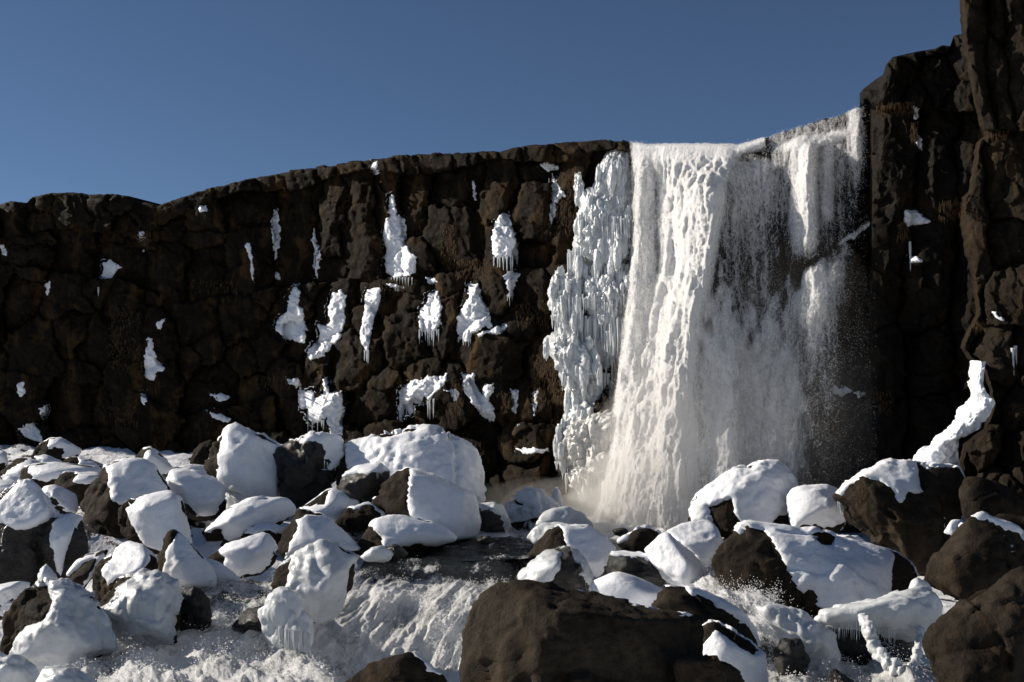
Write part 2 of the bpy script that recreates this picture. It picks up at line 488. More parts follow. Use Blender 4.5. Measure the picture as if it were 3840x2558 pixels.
def boulder(sil, Y, T=None, front=None, snow=None, t=0.18, thick=None, sub=4, p=14, mat='rock', amp=1.0,
            label=None, group=None, name='boulder', cat='boulder', snowmat='snow', seed=None, edge=10.0, bare=None):
    rs = np.random.RandomState(int(abs(sil[0][0] * 7 + sil[0][1] * 13)) % 99991)
    S = np.array(sil, float); S = S.mean(0) + (S - S.mean(0)) * (1.0 if S[:, 1].max() > 1640 else 1.04)
    P0 = at(S[:, 0], S[:, 1], np.full(len(S), Y))
    cen = P0.mean(0)
    w = np.ptp(P0[:, 0]); h = np.ptp(P0[:, 2])
    size = math.sqrt(max(w * h, 1e-4))
    T = T if T else 0.8 * min(w, 1.4 * h)
    # points of the outline, a smaller front and back of them, each slid along its own sight line so the outline stays
    pts = [P0]
    cx, cyy = S.mean(0)
    bk = S * 0.8 + np.array([cx, cyy]) * 0.2
    pts.append(at(bk[:, 0], bk[:, 1] + 4, np.full(len(S), Y + 0.6 * T)))
    if front is None:
        i0 = rs.randint(len(S)); ks = [(i0 + j * len(S) // 3) % len(S) for j in range(3)]
        fr = S[ks] * 0.55 + np.array([cx, cyy]) * 0.45
        pts.append(at(fr[:, 0], fr[:, 1] + 3, Y - rs.uniform(0.25, 0.5, 3) * T))
    else:
        f = np.array(front, float)
        pts.append(at(f[:, 0], f[:, 1], Y + f[:, 2] * T))
    P = np.concatenate(pts)
    kind = 'ice' if mat in ('ice', 'warm_ice') else 'rock'
    c, dirs, r, F, low, hi = rock_geo(P, sub, p if kind == 'ice' else p * 3.0, size, amp, kind, 0 if kind == 'ice' else (3 if front is not None else 4), np.array([0, -0.5, 0.2]), 0.86 if front is not None else 0.66, 0.95)
    rr = r + low + hi
    V = dirs * rr[:, None]
    me = make_mesh(name, V, F, M[mat]); STATS['tris'] += len(F)
    o = obj(name, me, loc=c)
    tag(o, label, cat, group)
    if snow != 'none':
        N = vnormals(V, F)
        Vw = c + V
        nz = fbm(Vw * (4.0 / max(size, .6)) + 50, 5, 0.62)
        dirm = (N @ SNOWDIR - t) * 2.2 + nz * 0.28
        if isinstance(snow, list):
            x, y = proj(c + dirs * r[:, None])
            pm = np.full(len(x), -1e9)
            polys = snow if isinstance(snow[0][0], (tuple, list)) else [snow]
            for pg in polys:
                pm = np.maximum(pm, sdf_poly(x, y, pg))
            pm = pm / edge + nz * 0.55
            view = -(c + dirs * r[:, None] - CAM); view /= np.linalg.norm(view, axis=1)[:, None]
            facing = sst(-0.25, 0.05, (N * view).sum(1))
            msk = pm * facing + dirm * (1 - facing)
        else:
            msk = dirm
        if bare:
            x, y = proj(c + dirs * r[:, None])
            view = -(c + dirs * r[:, None] - CAM)
            fc = (N * view).sum(1) > 0
            for pg in bare:
                b_ = sdf_poly(x, y, pg) / edge + nz * 0.3
                msk = np.where(fc, np.minimum(msk, -b_), msk)
        th = (thick if thick else min(0.09, 0.03 + 0.03 * size))
        soft = fbm(Vw * 1.3 + 9, 2) * 0.3 + fbm(Vw * 4.5 + 2, 3) * 0.22 + 1.0
        lump = 0.0
        if snowmat in ('ice', 'warm_ice'):
            lump = (billow(Vw * np.array([1, 1, 0.7]) * 3.0, 3) - 0.4) * 0.10
        off = np.where(msk > 0, th * soft * (1 - np.exp(-np.maximum(msk, 0) * 1.5)) + lump * sst(0, .5, msk), -0.16 * size * np.minimum(1, -msk * 1.2) - 0.004)
        rs2 = r + low + off
        rs2 = np.where(msk > 0.12, np.maximum(rs2, rr + 0.5 * th * sst(0.12, 0.9, msk)), rs2)
        V2 = dirs * rs2[:, None]
        keep = (msk[F] > -0.55).any(1)
        F2 = F[keep]
        if len(F2):
            used = np.unique(F2); mp = np.full(len(V2), -1); mp[used] = np.arange(len(used))
            V2s, F2s = V2[used], mp[F2]
            # settle: smooth the snow a little
            me2 = make_mesh('snow_cover', V2s, F2s, M[snowmat]); STATS['tris'] += len(F2s)
            obj('snow_cover' if snowmat == 'snow' else 'ice_cover', me2, parent=o)
    return o, c + V, F


# ------------------------------------------------------------------ grid patches
def crom(a, n):
    """Catmull-Rom resample of the rows of a to n rows"""
    a = np.asarray(a, float); k = len(a)
    t = np.linspace(0, k - 1, n); i = np.clip(t.astype(int), 0, k - 2); f = (t - i).reshape((-1,) + (1,) * (a.ndim - 1))
    p0, p1, p2, p3 = a[np.clip(i - 1, 0, k - 1)], a[i], a[i + 1], a[np.clip(i + 2, 0, k - 1)]
    return 0.5 * ((2 * p1) + (p2 - p0) * f + (2 * p0 - 5 * p1 + 4 * p2 - p3) * f ** 2 + (3 * p1 - p0 - 3 * p2 + p3) * f ** 3)


def grid_faces(nr, nc):
    i = np.arange(nr * nc).reshape(nr, nc)
    return np.stack([i[:-1, :-1], i[1:, :-1], i[1:, 1:], i[:-1, 1:]], -1).reshape(-1, 4)


def resample(ctrl, nr, nc):
    a = crom(np.asarray(ctrl, float), nr)
    return crom(a.transpose(1, 0, 2), nc).transpose(1, 0, 2)


def gnormals(G):
    dr = np.gradient(G, axis=0); dc = np.gradient(G, axis=1)
    n = np.cross(dr, dc); return n / np.maximum(np.linalg.norm(n, axis=2), 1e-9)[..., None]

# ================================================================== SETTING
# ---- terrain ------------------------------------------------------
YB = np.array([[1000, 47], [1040, 43], [1060, 41], [1150, 35.5], [1250, 30], [1350, 25], [1450, 21], [1568, 18], [1640, 15.5], [1800, 12]], float)


def ybase(D): return np.interp(D, YB[:, 0], YB[:, 1])


def zground(x, y):
    D = np.interp(y, YB[::-1, 1], YB[::-1, 0])
    zz = CAMZ - (D * K - HOR) / FPX * y
    zz = np.where(y < 12, -1.3 - 0.05 * (12 - y), zz)
    zz = np.where(y > 47, 2.2, zz)
    mid = np.exp(-((x - 5) / 8.0) ** 2) * sst(30, 34, y)
    zz = zz * (1 - mid) + (-0.8) * mid
    return zz - 0.85 + 0.78 * sst(28, 31, y) * (1 - 0.62 * sst(33.5, 37, y)) * (x < 1) + 0.35 * sst(2.0, 4.0, x) - 2.0 * sst(28.5, 25.5, y) * (1 - sst(2.0, 4.0, x))


gx = np.concatenate([np.linspace(-300, -32, 12), np.linspace(-30, 30, 150), np.linspace(32, 300, 12)])
gy = np.concatenate([np.linspace(-300, -10, 12), np.linspace(-8, 52, 150), np.linspace(55, 300, 12)])
GX, GY = np.meshgrid(gx, gy)
G = np.stack([GX.ravel(), GY.ravel(), zground(GX.ravel(), GY.ravel())], -1)
G[:, 2] += fbm(G * np.array([.5, .5, 0]), 4) * 0.35 + np.abs(pn(G * np.array([0.9, 0.9, 0]))) * 0.5
m_, t_, out_ = nodes('ground')
pos_ = position(t_)
b_ = t_.nodes.new('ShaderNodeBsdfPrincipled'); b_.inputs['Roughness'].default_value = 0.6
t_.links.new(ramp(t_, tex(t_, pos_, 0.9, 7, 0.65), [(0.36, (0.008, 0.007, 0.006)), (0.43, (0.02, 0.017, 0.014)), (0.45, (0.8, 0.82, 0.86))]), b_.inputs['Base Color'])
t_.links.new(bump(t_, tex(t_, pos_, 7, 6), 0.8, 0.08), b_.inputs['Normal']); t_.links.new(b_.outputs[0], out_.inputs[0])
M['ground'] = m_
terrain = obj('terrain', make_mesh('terrain', G, grid_faces(len(gy), len(gx)), M['ground']))
tag(terrain, kind='structure')

# ---- the cliff ----------------------------------------------------
SKY = np.array([(-60, 470), (0, 468), (25, 460), (45, 462), (62, 463), (72, 452), (120, 440), (185, 440), (200, 447), (250, 445), (290, 450), (320, 460), (345, 465),
                (362, 473), (450, 440), (580, 407), (690, 388), (830, 368), (960, 352), (1040, 350), (1150, 345), (1210, 333), (1290, 328), (1380, 319), (1440, 323),
                (1465, 329), (1500, 333), (1700, 333), (1770, 312), (1830, 292), (1930, 264), (1990, 239), (2060, 235), (2400, 230)], float)


def skyl(x): return np.interp(x, SKY[:, 0], SKY[:, 1])


cliff = tag(obj('cliff', None), kind='structure')
ALLV, ALLF, nv = [], [], 0


def collect(V, F):
    global nv
    if F.shape[1] == 4: F = np.concatenate([F[:, [0, 1, 2]], F[:, [0, 2, 3]]])
    ALLV.append(V); ALLF.append(F + nv); nv += len(V)


r2 = np.random.RandomState(21)


def ledge(x): return np.interp(x, [-60, 300, 420, 640, 860, 1000, 1250, 1460], [585, 640, 700, 655, 640, 625, 610, 600])


def columns(x0, x1, top, bot, wmin, wmax, split=0.3):
    """upright cells side by side"""
    out, x = [], x0
    while x < x1:
        w = r2.uniform(wmin, wmax); xm = x + w / 2; t0, b0 = top(xm), bot(xm)
        n = 1 + (r2.rand() < split) + (r2.rand() < split * 0.4)
        cuts = np.sort(r2.uniform(0.2, 0.8, n - 1)) if n > 1 else []
        e = [0, *cuts, 1]
        for a, b in zip(e[:-1], e[1:]):
            out.append((xm + r2.uniform(-4, 4), t0 + (a + b) / 2 * (b0 - t0), w / 2, (b - a) * (b0 - t0) / 2))
        x += w
    return out


def rubble(x0, x1, top, bot, n, smin, smax, gap=0.8):
    pts, tries = [], 0
    while len(pts) < n and tries < 8000:
        tries += 1
        x = r2.uniform(x0, x1); y = top(x) + r2.rand() * (bot(x) - top(x))
        sz = r2.uniform(smin, smax) * (1.4 if r2.rand() < 0.2 else 1.0)
        if any((x - a) ** 2 + ((y - b) * 0.8) ** 2 < ((sz / 2 + c) * gap) ** 2 for a, b, c, _ in pts): continue
        pts.append((x, y, sz / 2, sz * 0.62))
    return pts


class Tier:
    def __init__(self, cells, base, amp, inside, lean=0.0, bev=1.0, jump=1.0):
        self.c = np.array(cells, float); k = len(cells)
        self.base, self.inside = base, inside
        self.off = r2.uniform(-1, 1, k) * amp * jump
        self.lean = r2.uniform(-0.25, 0.12, k) if lean is None else np.full(k, lean)
        def U(a, b): return r2.uniform(a, b, k)
        g = bev
        self.pl = [(r2.normal(0, .13, k), r2.normal(0, .10, k), np.zeros(k)),
                   (U(.35, 1.1) * g, r2.normal(0, .12, k), U(.02, .40)), (-U(.5, 1.3) * g, r2.normal(0, .12, k), U(.25, .6)),
                   (r2.normal(0, .15, k), U(.3, 1.0) * g, U(.15, .55)), (r2.normal(0, .15, k), -U(.3, 1.0) * g, U(.3, .7)),
                   (U(-.7, .9) * g, U(-.8, .8) * g, U(.15, .45)), (U(-.4, 1.0) * g, U(-.7, .7) * g, U(.2, .5))]

    def eval(self, x, y):
        """relief, cell number and closeness to a joint"""
        D = np.zeros(len(x)); I = np.zeros(len(x), int); J = np.zeros(len(x))
        for i in range(0, len(x), 20000):
            xs_, ys_ = x[i:i + 20000], y[i:i + 20000]
            dx = (xs_[:, None] - self.c[:, 0]); dy = (ys_[:, None] - self.c[:, 1])
            dx = dx - self.lean * dy
            m = (dx / self.c[:, 2]) ** 2 + (dy / self.c[:, 3]) ** 2
            w = np.minimum(self.c[:, 2], 45.0)
            near = np.argpartition(m, 1, axis=1)[:, :2]
            mm = np.take_along_axis(m, near, 1); o = np.argsort(mm, 1)
            k = np.take_along_axis(near, o[:, :1], 1)[:, 0]; ms = np.take_along_axis(mm, o, 1)
            ii = np.arange(len(xs_))
            u = dx[ii, k] / self.c[k, 2]; v = dy[ii, k] / self.c[k, 3]
            sc = np.clip(self.c[k, 2] / 40.0, 0.5, 1.3) * 0.5
            rel = np.min([a[k] * u + b[k] * v + c[k] for a, b, c in self.pl], 0)
            D[i:i + 20000] = self.off[k] + rel * sc
            I[i:i + 20000] = k
            J[i:i + 20000] = (np.sqrt(ms[:, 1]) - np.sqrt(ms[:, 0]))
        return D, I, J


def small_facets(x, y, size, seed):
    """second, finer set of broken facets"""
    gx_, gy_ = x / size, y / (size * 1.3)
    ix, iy = np.floor(gx_).astype(int), np.floor(gy_).astype(int)
    best = np.full(len(x), 1e9); val = np.zeros(len(x))
    for a in (-1, 0, 1):
        for b in (-1, 0, 1):
            cx_, cy_ = ix + a, iy + b
            h = PERM[(PERM[(cx_ + seed) & 255] + cy_) & 255]
            jx, jy = GR[h, 0] * 0.45 + 0.5, GR[h, 1] * 0.45 + 0.5
            ddx, ddy = gx_ - cx_ - jx, gy_ - cy_ - jy
            dd = ddx ** 2 + ddy ** 2
            v = GR[(h + 31) & 255, 0] * 0.5 + GR[(h + 7) & 255, 1] * ddx + GR[(h + 59) & 255, 2] * ddy
            up = dd < best
            best = np.where(up, dd, best); val = np.where(up, v, val)
    return val


def rock_face(X, Yg, pos, tiers, mat='cliff', edge_back=None, fine=1.0):
    """X, Yg: grid in layout units; pos(x, y, d): place on the face standing out by d; every cell becomes a rock of its own"""
    ny, nx = X.shape
    x, y = X.ravel().astype(float), Yg.ravel().astype(float)
    q0 = pos(x, y, np.zeros(len(x)))
    wx = fbm(q0 * 0.9, 3) * 13 + fbm(q0 * 3.5 + 3, 2) * 3.5; wy = fbm(q0 * 0.9 + 40, 3) * 13 + fbm(q0 * 3.5 + 70, 2) * 3.5
    D = np.zeros(len(x)); I = np.zeros(len(x), int)
    done = np.zeros(len(x), bool); n0 = 0
    for T_ in tiers:
        sel = T_.inside(x, y + wy * 0.6) & ~done
        done |= sel
        if sel.any():
            d_, i_, j_ = T_.eval(x[sel] + wx[sel], y[sel] + wy[sel])
            crack = np.exp(-j_ / 0.05) * 0.16 + np.exp(-j_ / 0.16) * 0.05
            D[sel] = d_ + T_.base(x[sel], y[sel]) - crack
            I[sel] = i_ + n0
        n0 += len(T_.c)
    D += small_facets(x + wx, y + wy, 40.0, 3) * 0.13 * fine + small_facets(x + wy * 0.5, y + wx * 0.5, 17.0, 90) * 0.045 * fine
    D += fbm(q0 * 2.0, 4) * 0.02 + (np.abs(pn(q0 * 4.5)) - .25) * 0.01 * fine
    if edge_back is not None: D += edge_back.ravel()
    P = pos(x, y, D)
    F = grid_faces(ny, nx)
    collect(P, F)
    fid = I[F[:, 0]]
    order = np.argsort(fid, kind='stable'); F, fid = F[order], fid[order]
    st = np.nonzero(np.diff(fid))[0] + 1
    for part in np.split(np.arange(len(F)), st):
        f = F[part]; used, inv = np.unique(f, return_inverse=True)
        V = P[used]; c = V.mean(0)
        obj('rock_block', make_mesh('rock_block', V - c, inv.reshape(-1, 4), M[mat]), parent=cliff, loc=c)
    STATS['tris'] += 2 * len(F)


xs = np.concatenate([np.arange(-900, -90, 14.0), np.arange(-90, 2046, 3.1)])
nyc = 300
ff = np.linspace(0, 1, nyc)[:, None]
X = np.repeat(xs[None, :], nyc, 0); rn = np.stack([xs / 34, xs * 0, xs * 0], -1); top = (skyl(xs) + 2 + small_facets(xs, xs * 0 + 7, 30.0, 12) * 3.0 + fbm(rn * 4, 3) * 1.6)[None, :]
Yg = top + ff * (1225 - top)
rug = lambda x: x < 366
t_rim = Tier(columns(362, 1460, lambda x: skyl(x), lambda x: skyl(x) + 40, 34, 80, 0), lambda x, y: 0.48 + 0 * x, 0.13, lambda x, y: (y < skyl(x) + 36 + 12 * np.sin(x * 0.021)) & (x > 362) & (x < 1462), bev=0.7)
t_rug = Tier(rubble(-90, 366, lambda x: skyl(x), lambda x: skyl(x) + 85, 16, 45, 85) + columns(-900, -90, lambda x: skyl(x), lambda x: skyl(x) + 85, 150, 200, 0), lambda x, y: 0.45 + 0 * x, 0.3, lambda x, y: (y < skyl(x) + 85) & rug(x), lean=None)
t_up = Tier(columns(362, 1460, lambda x: skyl(x) + 36, ledge, 48, 120, 0.35), lambda x, y: 0.22 + 0 * x, 0.38, lambda x, y: (y < ledge(x)) & (x > 362) & (x < 1462), lean=None)
t_upl = Tier(columns(-90, 366, lambda x: skyl(x) + 80, lambda x: ledge(x) + 10, 60, 130, 0.5) + columns(-900, -90, lambda x: 550, lambda x: 595, 150, 200, 0), lambda x, y: 0.2 + 0 * x, 0.32, lambda x, y: (y < ledge(x) + 10) & rug(x), lean=None)
t_low = Tier(rubble(-90, 1400, lambda x: ledge(x) - 5, lambda x: ledge(x) + 270, 74, 62, 130) + columns(-900, -90, lambda x: 590, lambda x: 840, 140, 200, 0), lambda x, y: 0.55 + 0.0016 * (y - ledge(x)), 0.28, lambda x, y: (y < ledge(x) + 255) & (x < 1400), lean=None)
t_foot = Tier(rubble(-90, 1400, lambda x: ledge(x) + 245, lambda x: ledge(x) * 0 + 1190, 56, 60, 140) + columns(-900, -90, lambda x: 840, lambda x: 1225, 140, 200, 0), lambda x, y: 1.05 + 0.0022 * (y - ledge(x) - 250), 0.42, lambda x, y: x < 1400, lean=None)
t_fall = Tier(columns(1390, 2060, lambda x: skyl(x), lambda x: 760, 70, 150, 0.7) + columns(1390, 2060, lambda x: 760, lambda x: 1225, 90, 180, 0.6), lambda x, y: 0.12 + 0 * x, 0.22, lambda x, y: x >= -1e9, lean=None)
eb = -1.5 * (ff < 0.0015) * np.ones_like(X)
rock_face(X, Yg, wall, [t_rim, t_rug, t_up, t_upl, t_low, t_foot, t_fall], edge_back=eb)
# top of the plateau behind the rim
rim_p = wall(xs, top[0], np.full(len(xs), -1.4)); back = rim_p + np.array([-WN[0], -WN[1], 0]) * 40 + np.array([0, 0, -1.0])
obj('rock_plateau', make_mesh('rock_plateau', np.concatenate([back, rim_p]), grid_faces(2, len(xs)), M['cliff']), parent=cliff)

# crags right of the fall: a dark recess, then the tall columns of the near right wall
CT = np.array([(1976, 215), (1984, 205), (2010, 185), (2030, 172), (2036, 150), (2052, 131), (2110, 118), (2150, 112), (2165, 104), (2184, 106), (2192, 82), (2226, 75), (2300, 70)], float)
xs2 = np.arange(1976, 2300, 2.7); ff2 = np.linspace(0, 1, 330)[:, None]
X2 = np.repeat(xs2[None, :], 330, 0); tp2 = np.interp(xs2, CT[:, 0], CT[:, 1])[None, :]
Y2 = tp2 + ff2 * (1180 - tp2)
d2 = lambda x, y, d: at(x, y, 32.2 - 0.006 * (x - 2000) - np.asarray(d))
tcap = Tier(rubble(1970, 2300, lambda x: 90, lambda x: 245, 11, 60, 110), lambda x, y: 0.55 + 0 * x, 0.22, lambda x, y: y < 243 + (x - 2000) * 0.05, lean=None)
tcr = Tier(columns(1970, 2300, lambda x: 240, lambda x: 760, 75, 140, 0.8) + columns(1970, 2300, lambda x: 760, lambda x: 1180, 90, 160, 0.6), lambda x, y: -0.25 - 0.5 * np.exp(-((y - 800) / 230.0) ** 2), 0.28, lambda x, y: y > -1e9, lean=None)
eb2 = -1.2 * (ff2 < 0.0015) * np.ones_like(X2) - 1.5 * (1 - sst(0, 7, X2 - 1976 - 22 * sst(236, 246, Y2)))
rock_face(X2, Y2, d2, [tcap, tcr], edge_back=eb2, mat='cliff_shaded')
yl3 = np.array([(-80, 2205), (60, 2208), (100, 2214), (200, 2232), (290, 2252), (310, 2262), (330, 2244), (440, 2226), (455, 2212), (520, 2208), (585, 2218), (600, 2228), (720, 2244), (745, 2232), (775, 2214), (800, 2208), (825, 2224), (850, 2262), (930, 2282), (985, 2262), (1020, 2214), (1060, 2205), (1110, 2214), (1240, 2230)], float)
ys3 = np.arange(-80, 1240, 3.2); ff3 = np.concatenate([np.linspace(0, 0.26, 110), np.linspace(0.27, 1, 40)])[None, :]
L3 = np.interp(ys3, yl3[:, 0], yl3[:, 1])[:, None] + fbm(np.stack([ys3 / 17, ys3 * 0, ys3 * 0], -1), 2)[:, None] * 3
X3 = L3 + ff3 * (3300 - L3); Y3 = np.repeat(ys3[:, None], 150, 1)
d3 = lambda x, y, d: at(x, y, 28.4 - 0.006 * (x - 2200) - np.asarray(d))
tw1 = Tier(columns(2195, 2480, lambda x: -80, lambda x: 300, 42, 75, 0.25) + columns(2480, 3300, lambda x: -80, lambda x: 300, 130, 170, 0), lambda x, y: 0.5 + 0 * x, 0.3, lambda x, y: y < 300, lean=0.10, bev=1.2)
tw2 = Tier(columns(2190, 2480, lambda x: 300, lambda x: 760, 60, 110, 0.9) + columns(2480, 3300, lambda x: 300, lambda x: 760, 130, 170, 0), lambda x, y: 0.15 + 0 * x, 0.25, lambda x, y: y < 750, lean=None)
tw3 = Tier(rubble(2190, 2480, lambda x: 740, lambda x: 1240, 18, 60, 110) + columns(2480, 3300, lambda x: 740, lambda x: 1240, 130, 170, 0), lambda x, y: 0.35 + 0.0012 * (y - 750), 0.35, lambda x, y: y > -1e9, lean=None)
eb3 = -2.5 * (1 - sst(0, 9, X3 - L3))
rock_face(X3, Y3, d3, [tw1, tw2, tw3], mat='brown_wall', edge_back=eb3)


CB = BVHTree.FromPolygons(np.concatenate(ALLV).tolist(), np.concatenate(ALLF).tolist())


def cast(x, y):
    d = Vector(rays(x, y)); d.normalize()
    h = CB.ray_cast(Vector(CAM), d)
    return (h[3], h[0], h[1]) if h[0] is not None else (None, None, None)


# ---- snow and ice plastered on the cliff ---------------------------
def plaster(name, poly, thick=0.09, step=2.2, mat='snow', parent=None, rough=0.8, edge=6.0):
    pg = np.array(poly, float)
    x0, y0 = pg.min(0) - 2 * step; x1, y1 = pg.max(0) + 2 * step
    nx, ny = max(4, int((x1 - x0) / step) + 1), max(4, int((y1 - y0) / step) + 1)
    X, Yy = np.meshgrid(np.linspace(x0, x1, nx), np.linspace(y0, y1, ny))
    fx, fy = X.ravel(), Yy.ravel()
    s = sdf_poly(fx, fy, pg)
    n = fbm(np.stack([fx / 14, fy / 14, fx * 0 + pg[0, 0]], -1), 3)
    s = s + n * 5.5 * rough + fbm(np.stack([fx / 4.5, fy / 6.0, fx * 0 + 2], -1), 2) * 2.6 * rough
    D = np.full(len(fx), np.nan)
    need = s > -3 * step
    for i in np.nonzero(need)[0]:
        h = cast(fx[i], fy[i])[0]
        if h is not None: D[i] = h
    if np.isnan(D[need]).all(): return None
    med = np.nanmedian(D); D = np.where(np.isnan(D), med, D)
    D = np.clip(D, med - 1.2, med + 1.2).reshape(ny, nx)
    for _ in range(1):
        Dp = np.pad(D, 1, mode='edge')
        av = (Dp[:-2, 1:-1] + Dp[2:, 1:-1] + Dp[1:-1, :-2] + Dp[1:-1, 2:]) / 4
        D = np.minimum(0.5 * D + 0.5 * av, D + 0.02)
    D = D.ravel()
    u = np.clip(s / edge, -1, None)
    lump = (billow(np.stack([fx / 9, fy / 11, fx * 0 + 3.0], -1), 2) - 0.4) * thick * 0.9
    hgt = np.where(u > 0, thick * np.sqrt(np.clip(u, 0, 1)) + lump * np.clip(u, 0, 1), 0.28 * u)
    r = rays(fx, fy); r /= np.linalg.norm(r, axis=1)[:, None]
    V = CAM + r * (D - hgt)[:, None]
    F = grid_faces(ny, nx)
    F = F[(u[F] > -0.8).any(1)]
    used = np.unique(F); mp = np.full(len(V), -1); mp[used] = np.arange(len(used))
    V, F = V[used], mp[F]
    c = V.mean(0)
    STATS['tris'] += 2 * len(F)
    return obj(name, make_mesh(name, V - c, F, M[mat]), parent=parent, loc=c)


# icicle shapes shared by all icicles
def icicle_mesh(seed):
    rs = np.random.RandomState(seed)
    k, nrg = 7, 9
    V, bend = [], rs.uniform(-0.05, 0.05, 2)
    for j in range(nrg):
        f = j / (nrg - 1)
        rad = (1 - f) ** 0.8 * (1 + 0.18 * math.sin(9 * f + seed)) * 0.5 + 0.015
        for a in range(k):
            th = 2 * math.pi * a / k
            V.append((rad * math.cos(th) + bend[0] * f * 4, rad * math.sin(th) + bend[1] * f * 4, -f))
    F = [[j * k + a, j * k + (a + 1) % k, (j + 1) * k + (a + 1) % k, (j + 1) * k + a] for j in range(nrg - 1) for a in range(k)]
    return make_mesh('icicle', np.array(V), np.array(F)[:, ::-1], M['ice'])


ICI = [icicle_mesh(s) for s in range(6)]
r3 = np.random.RandomState(3)


def icicle(P, length, width, parent):
    o = bpy.data.objects.new('icicle', ICI[r3.randint(6)]); COL.objects.link(o)
    o.parent = parent
    pl = np.array(parent.location)
    o.location = P - pl; o.scale = (width, width, length); o.rotation_euler = (0, 0, r3.uniform(0, 6))
    return o


def fringe(o, x0, x1, y, n, lmin, lmax, w=0.06, out=0.1):
    for k in range(n):
        x = x0 + (x1 - x0) * (k + r3.uniform(0.2, 0.8)) / n
        yy = y(x) if callable(y) else y
        d, p, _ = cast(x, yy)
        if d is None: continue
        r = rays(x, yy); r /= np.linalg.norm(r)
        icicle(CAM + r * (d - out), r3.uniform(lmin, lmax), w * r3.uniform(0.6, 1.3), o)


def ice_patch(poly, label, fr=(), thick=0.1, mat='snow', more=(), rough=0.8):
    o = plaster('ice_patch', poly, thick, mat=mat, rough=rough)
    if o is None: return
    tag(o, label, 'ice', 'snow and ice patches on the cliff')
    for f in fr: fringe(o, *f)
    for pg in more:
        c = plaster('ice_lobe', pg, thick, mat=mat, rough=rough)
        if c is not None:
            c.location = c.location - o.location; c.parent = o
    return o


ice_patch([(897, 450), (905, 445), (912, 490), (930, 505), (935, 540), (930, 560), (955, 590), (957, 620), (945, 635), (905, 640), (888, 625), (883, 590), (890, 570), (880, 550), (885, 510), (893, 495)],
          'tall hourglass shaped snow patch high on the dark cliff', [(890, 950, 638, 9, 0.15, 0.45)])
ice_patch([(1155, 488), (1170, 495), (1180, 525), (1190, 560), (1190, 592), (1170, 594), (1140, 592), (1130, 582), (1132, 530), (1142, 505)],
          'upright oval ice patch under an angular rock with icicles below', [(1132, 1190, 590, 8, 0.4, 0.9, 0.08)], thick=0.14)
ice_patch([(1158, 632), (1175, 622), (1196, 628), (1187, 650), (1177, 680), (1170, 685), (1165, 660)], 'small forked ice drip below the upright oval ice patch', [(1165, 1180, 678, 3, 0.3, 0.5)])
ice_patch([(1075, 655), (1100, 652), (1110, 690), (1125, 720), (1131, 757), (1115, 752), (1088, 768), (1075, 785), (1058, 780), (1050, 760), (1050, 730), (1065, 705), (1078, 685)],
          'broad skirt shaped ice patch with a side arm lying on a round rock', [(1050, 1085, 775, 6, 0.25, 0.5)], thick=0.16, more=[[(1095, 768), (1125, 757), (1163, 742), (1168, 752), (1150, 768), (1120, 766), (1098, 776)]])
ice_patch([(985, 675), (1008, 670), (1015, 700), (1013, 745), (1002, 762), (968, 762), (962, 740), (965, 715), (978, 700)], 'bell shaped ice patch with a dense fringe of icicles', [(963, 1010, 757, 10, 0.35, 0.75, 0.07)], thick=0.15)
ice_patch([(845, 665), (875, 660), (873, 700), (858, 740), (850, 790), (845, 812), (830, 790), (828, 760), (838, 710), (838, 680)], 'long narrow forked snow streak tapering to an icicle', [(838, 848, 805, 3, 0.4, 1.2)], rough=0.4)
ice_patch([(765, 675), (785, 668), (795, 680), (790, 760), (772, 790), (740, 820), (715, 830), (705, 810), (720, 790), (737, 780), (730, 745), (745, 750), (757, 745), (755, 705)], 'curved boot shaped snow patch on the lower cliff')
ice_patch([(680, 655), (692, 670), (685, 700), (695, 710), (705, 760), (700, 790), (660, 780), (632, 760), (640, 730), (660, 712), (662, 680)], 'soft edged snow patch widening downward beside the boot shaped patch')
ice_patch([(630, 480), (642, 500), (645, 550), (632, 600), (627, 560), (622, 510)], 'thin tapering snow streak high up, pointed at its foot', thick=0.05)
ice_patch([(721, 515), (729, 560), (737, 590), (730, 640), (722, 622), (722, 580), (717, 550)], 'narrow vertical snow line in a crack of the upper cliff', thick=0.05)
ice_patch([(340, 775), (350, 780), (358, 820), (381, 850), (362, 855), (352, 875), (335, 870), (330, 830)], 'sock shaped snow patch in a rocky hollow')
ice_patch([(40, 985), (75, 970), (88, 985), (98, 1005), (96, 1020), (75, 1012), (55, 1002)], 'snow patch at the foot of the cliff above the smallest boulders')
ice_patch([(88, 940), (108, 933), (112, 942), (95, 962)], 'small leaf shaped snow patch above the cliff foot')
ice_patch([(238, 602), (256, 600), (279, 615), (255, 635), (232, 642), (236, 620)], 'torn snow patch under the rugged cliff top')
ice_patch([(920, 890), (950, 875), (985, 865), (1028, 860), (1022, 885), (1000, 905), (985, 925), (975, 910), (965, 930), (950, 925), (945, 955), (930, 935), (922, 965), (915, 940)],
          'ragged ice shelf with long icicles low on the cliff', [(916, 1000, lambda x: 945 - (x - 916) * 0.35, 12, 0.3, 0.9, 0.07)], thick=0.15)
ice_patch([(1063, 862), (1090, 858), (1093, 885), (1107, 907), (1115, 885), (1135, 880), (1134, 900), (1122, 922), (1137, 940), (1136, 972), (1110, 960), (1093, 937), (1073, 910), (1063, 890)],
          'knobbly Y shaped ice patch low on the cliff', [(1066, 1130, lambda x: 890 + (x - 1066) * 1.1, 7, 0.15, 0.4)], thick=0.14)
ice_patch([(1173, 893), (1196, 897), (1190, 925), (1186, 950), (1175, 945), (1178, 920)], 'short stubby ice drip between two mossy columns')
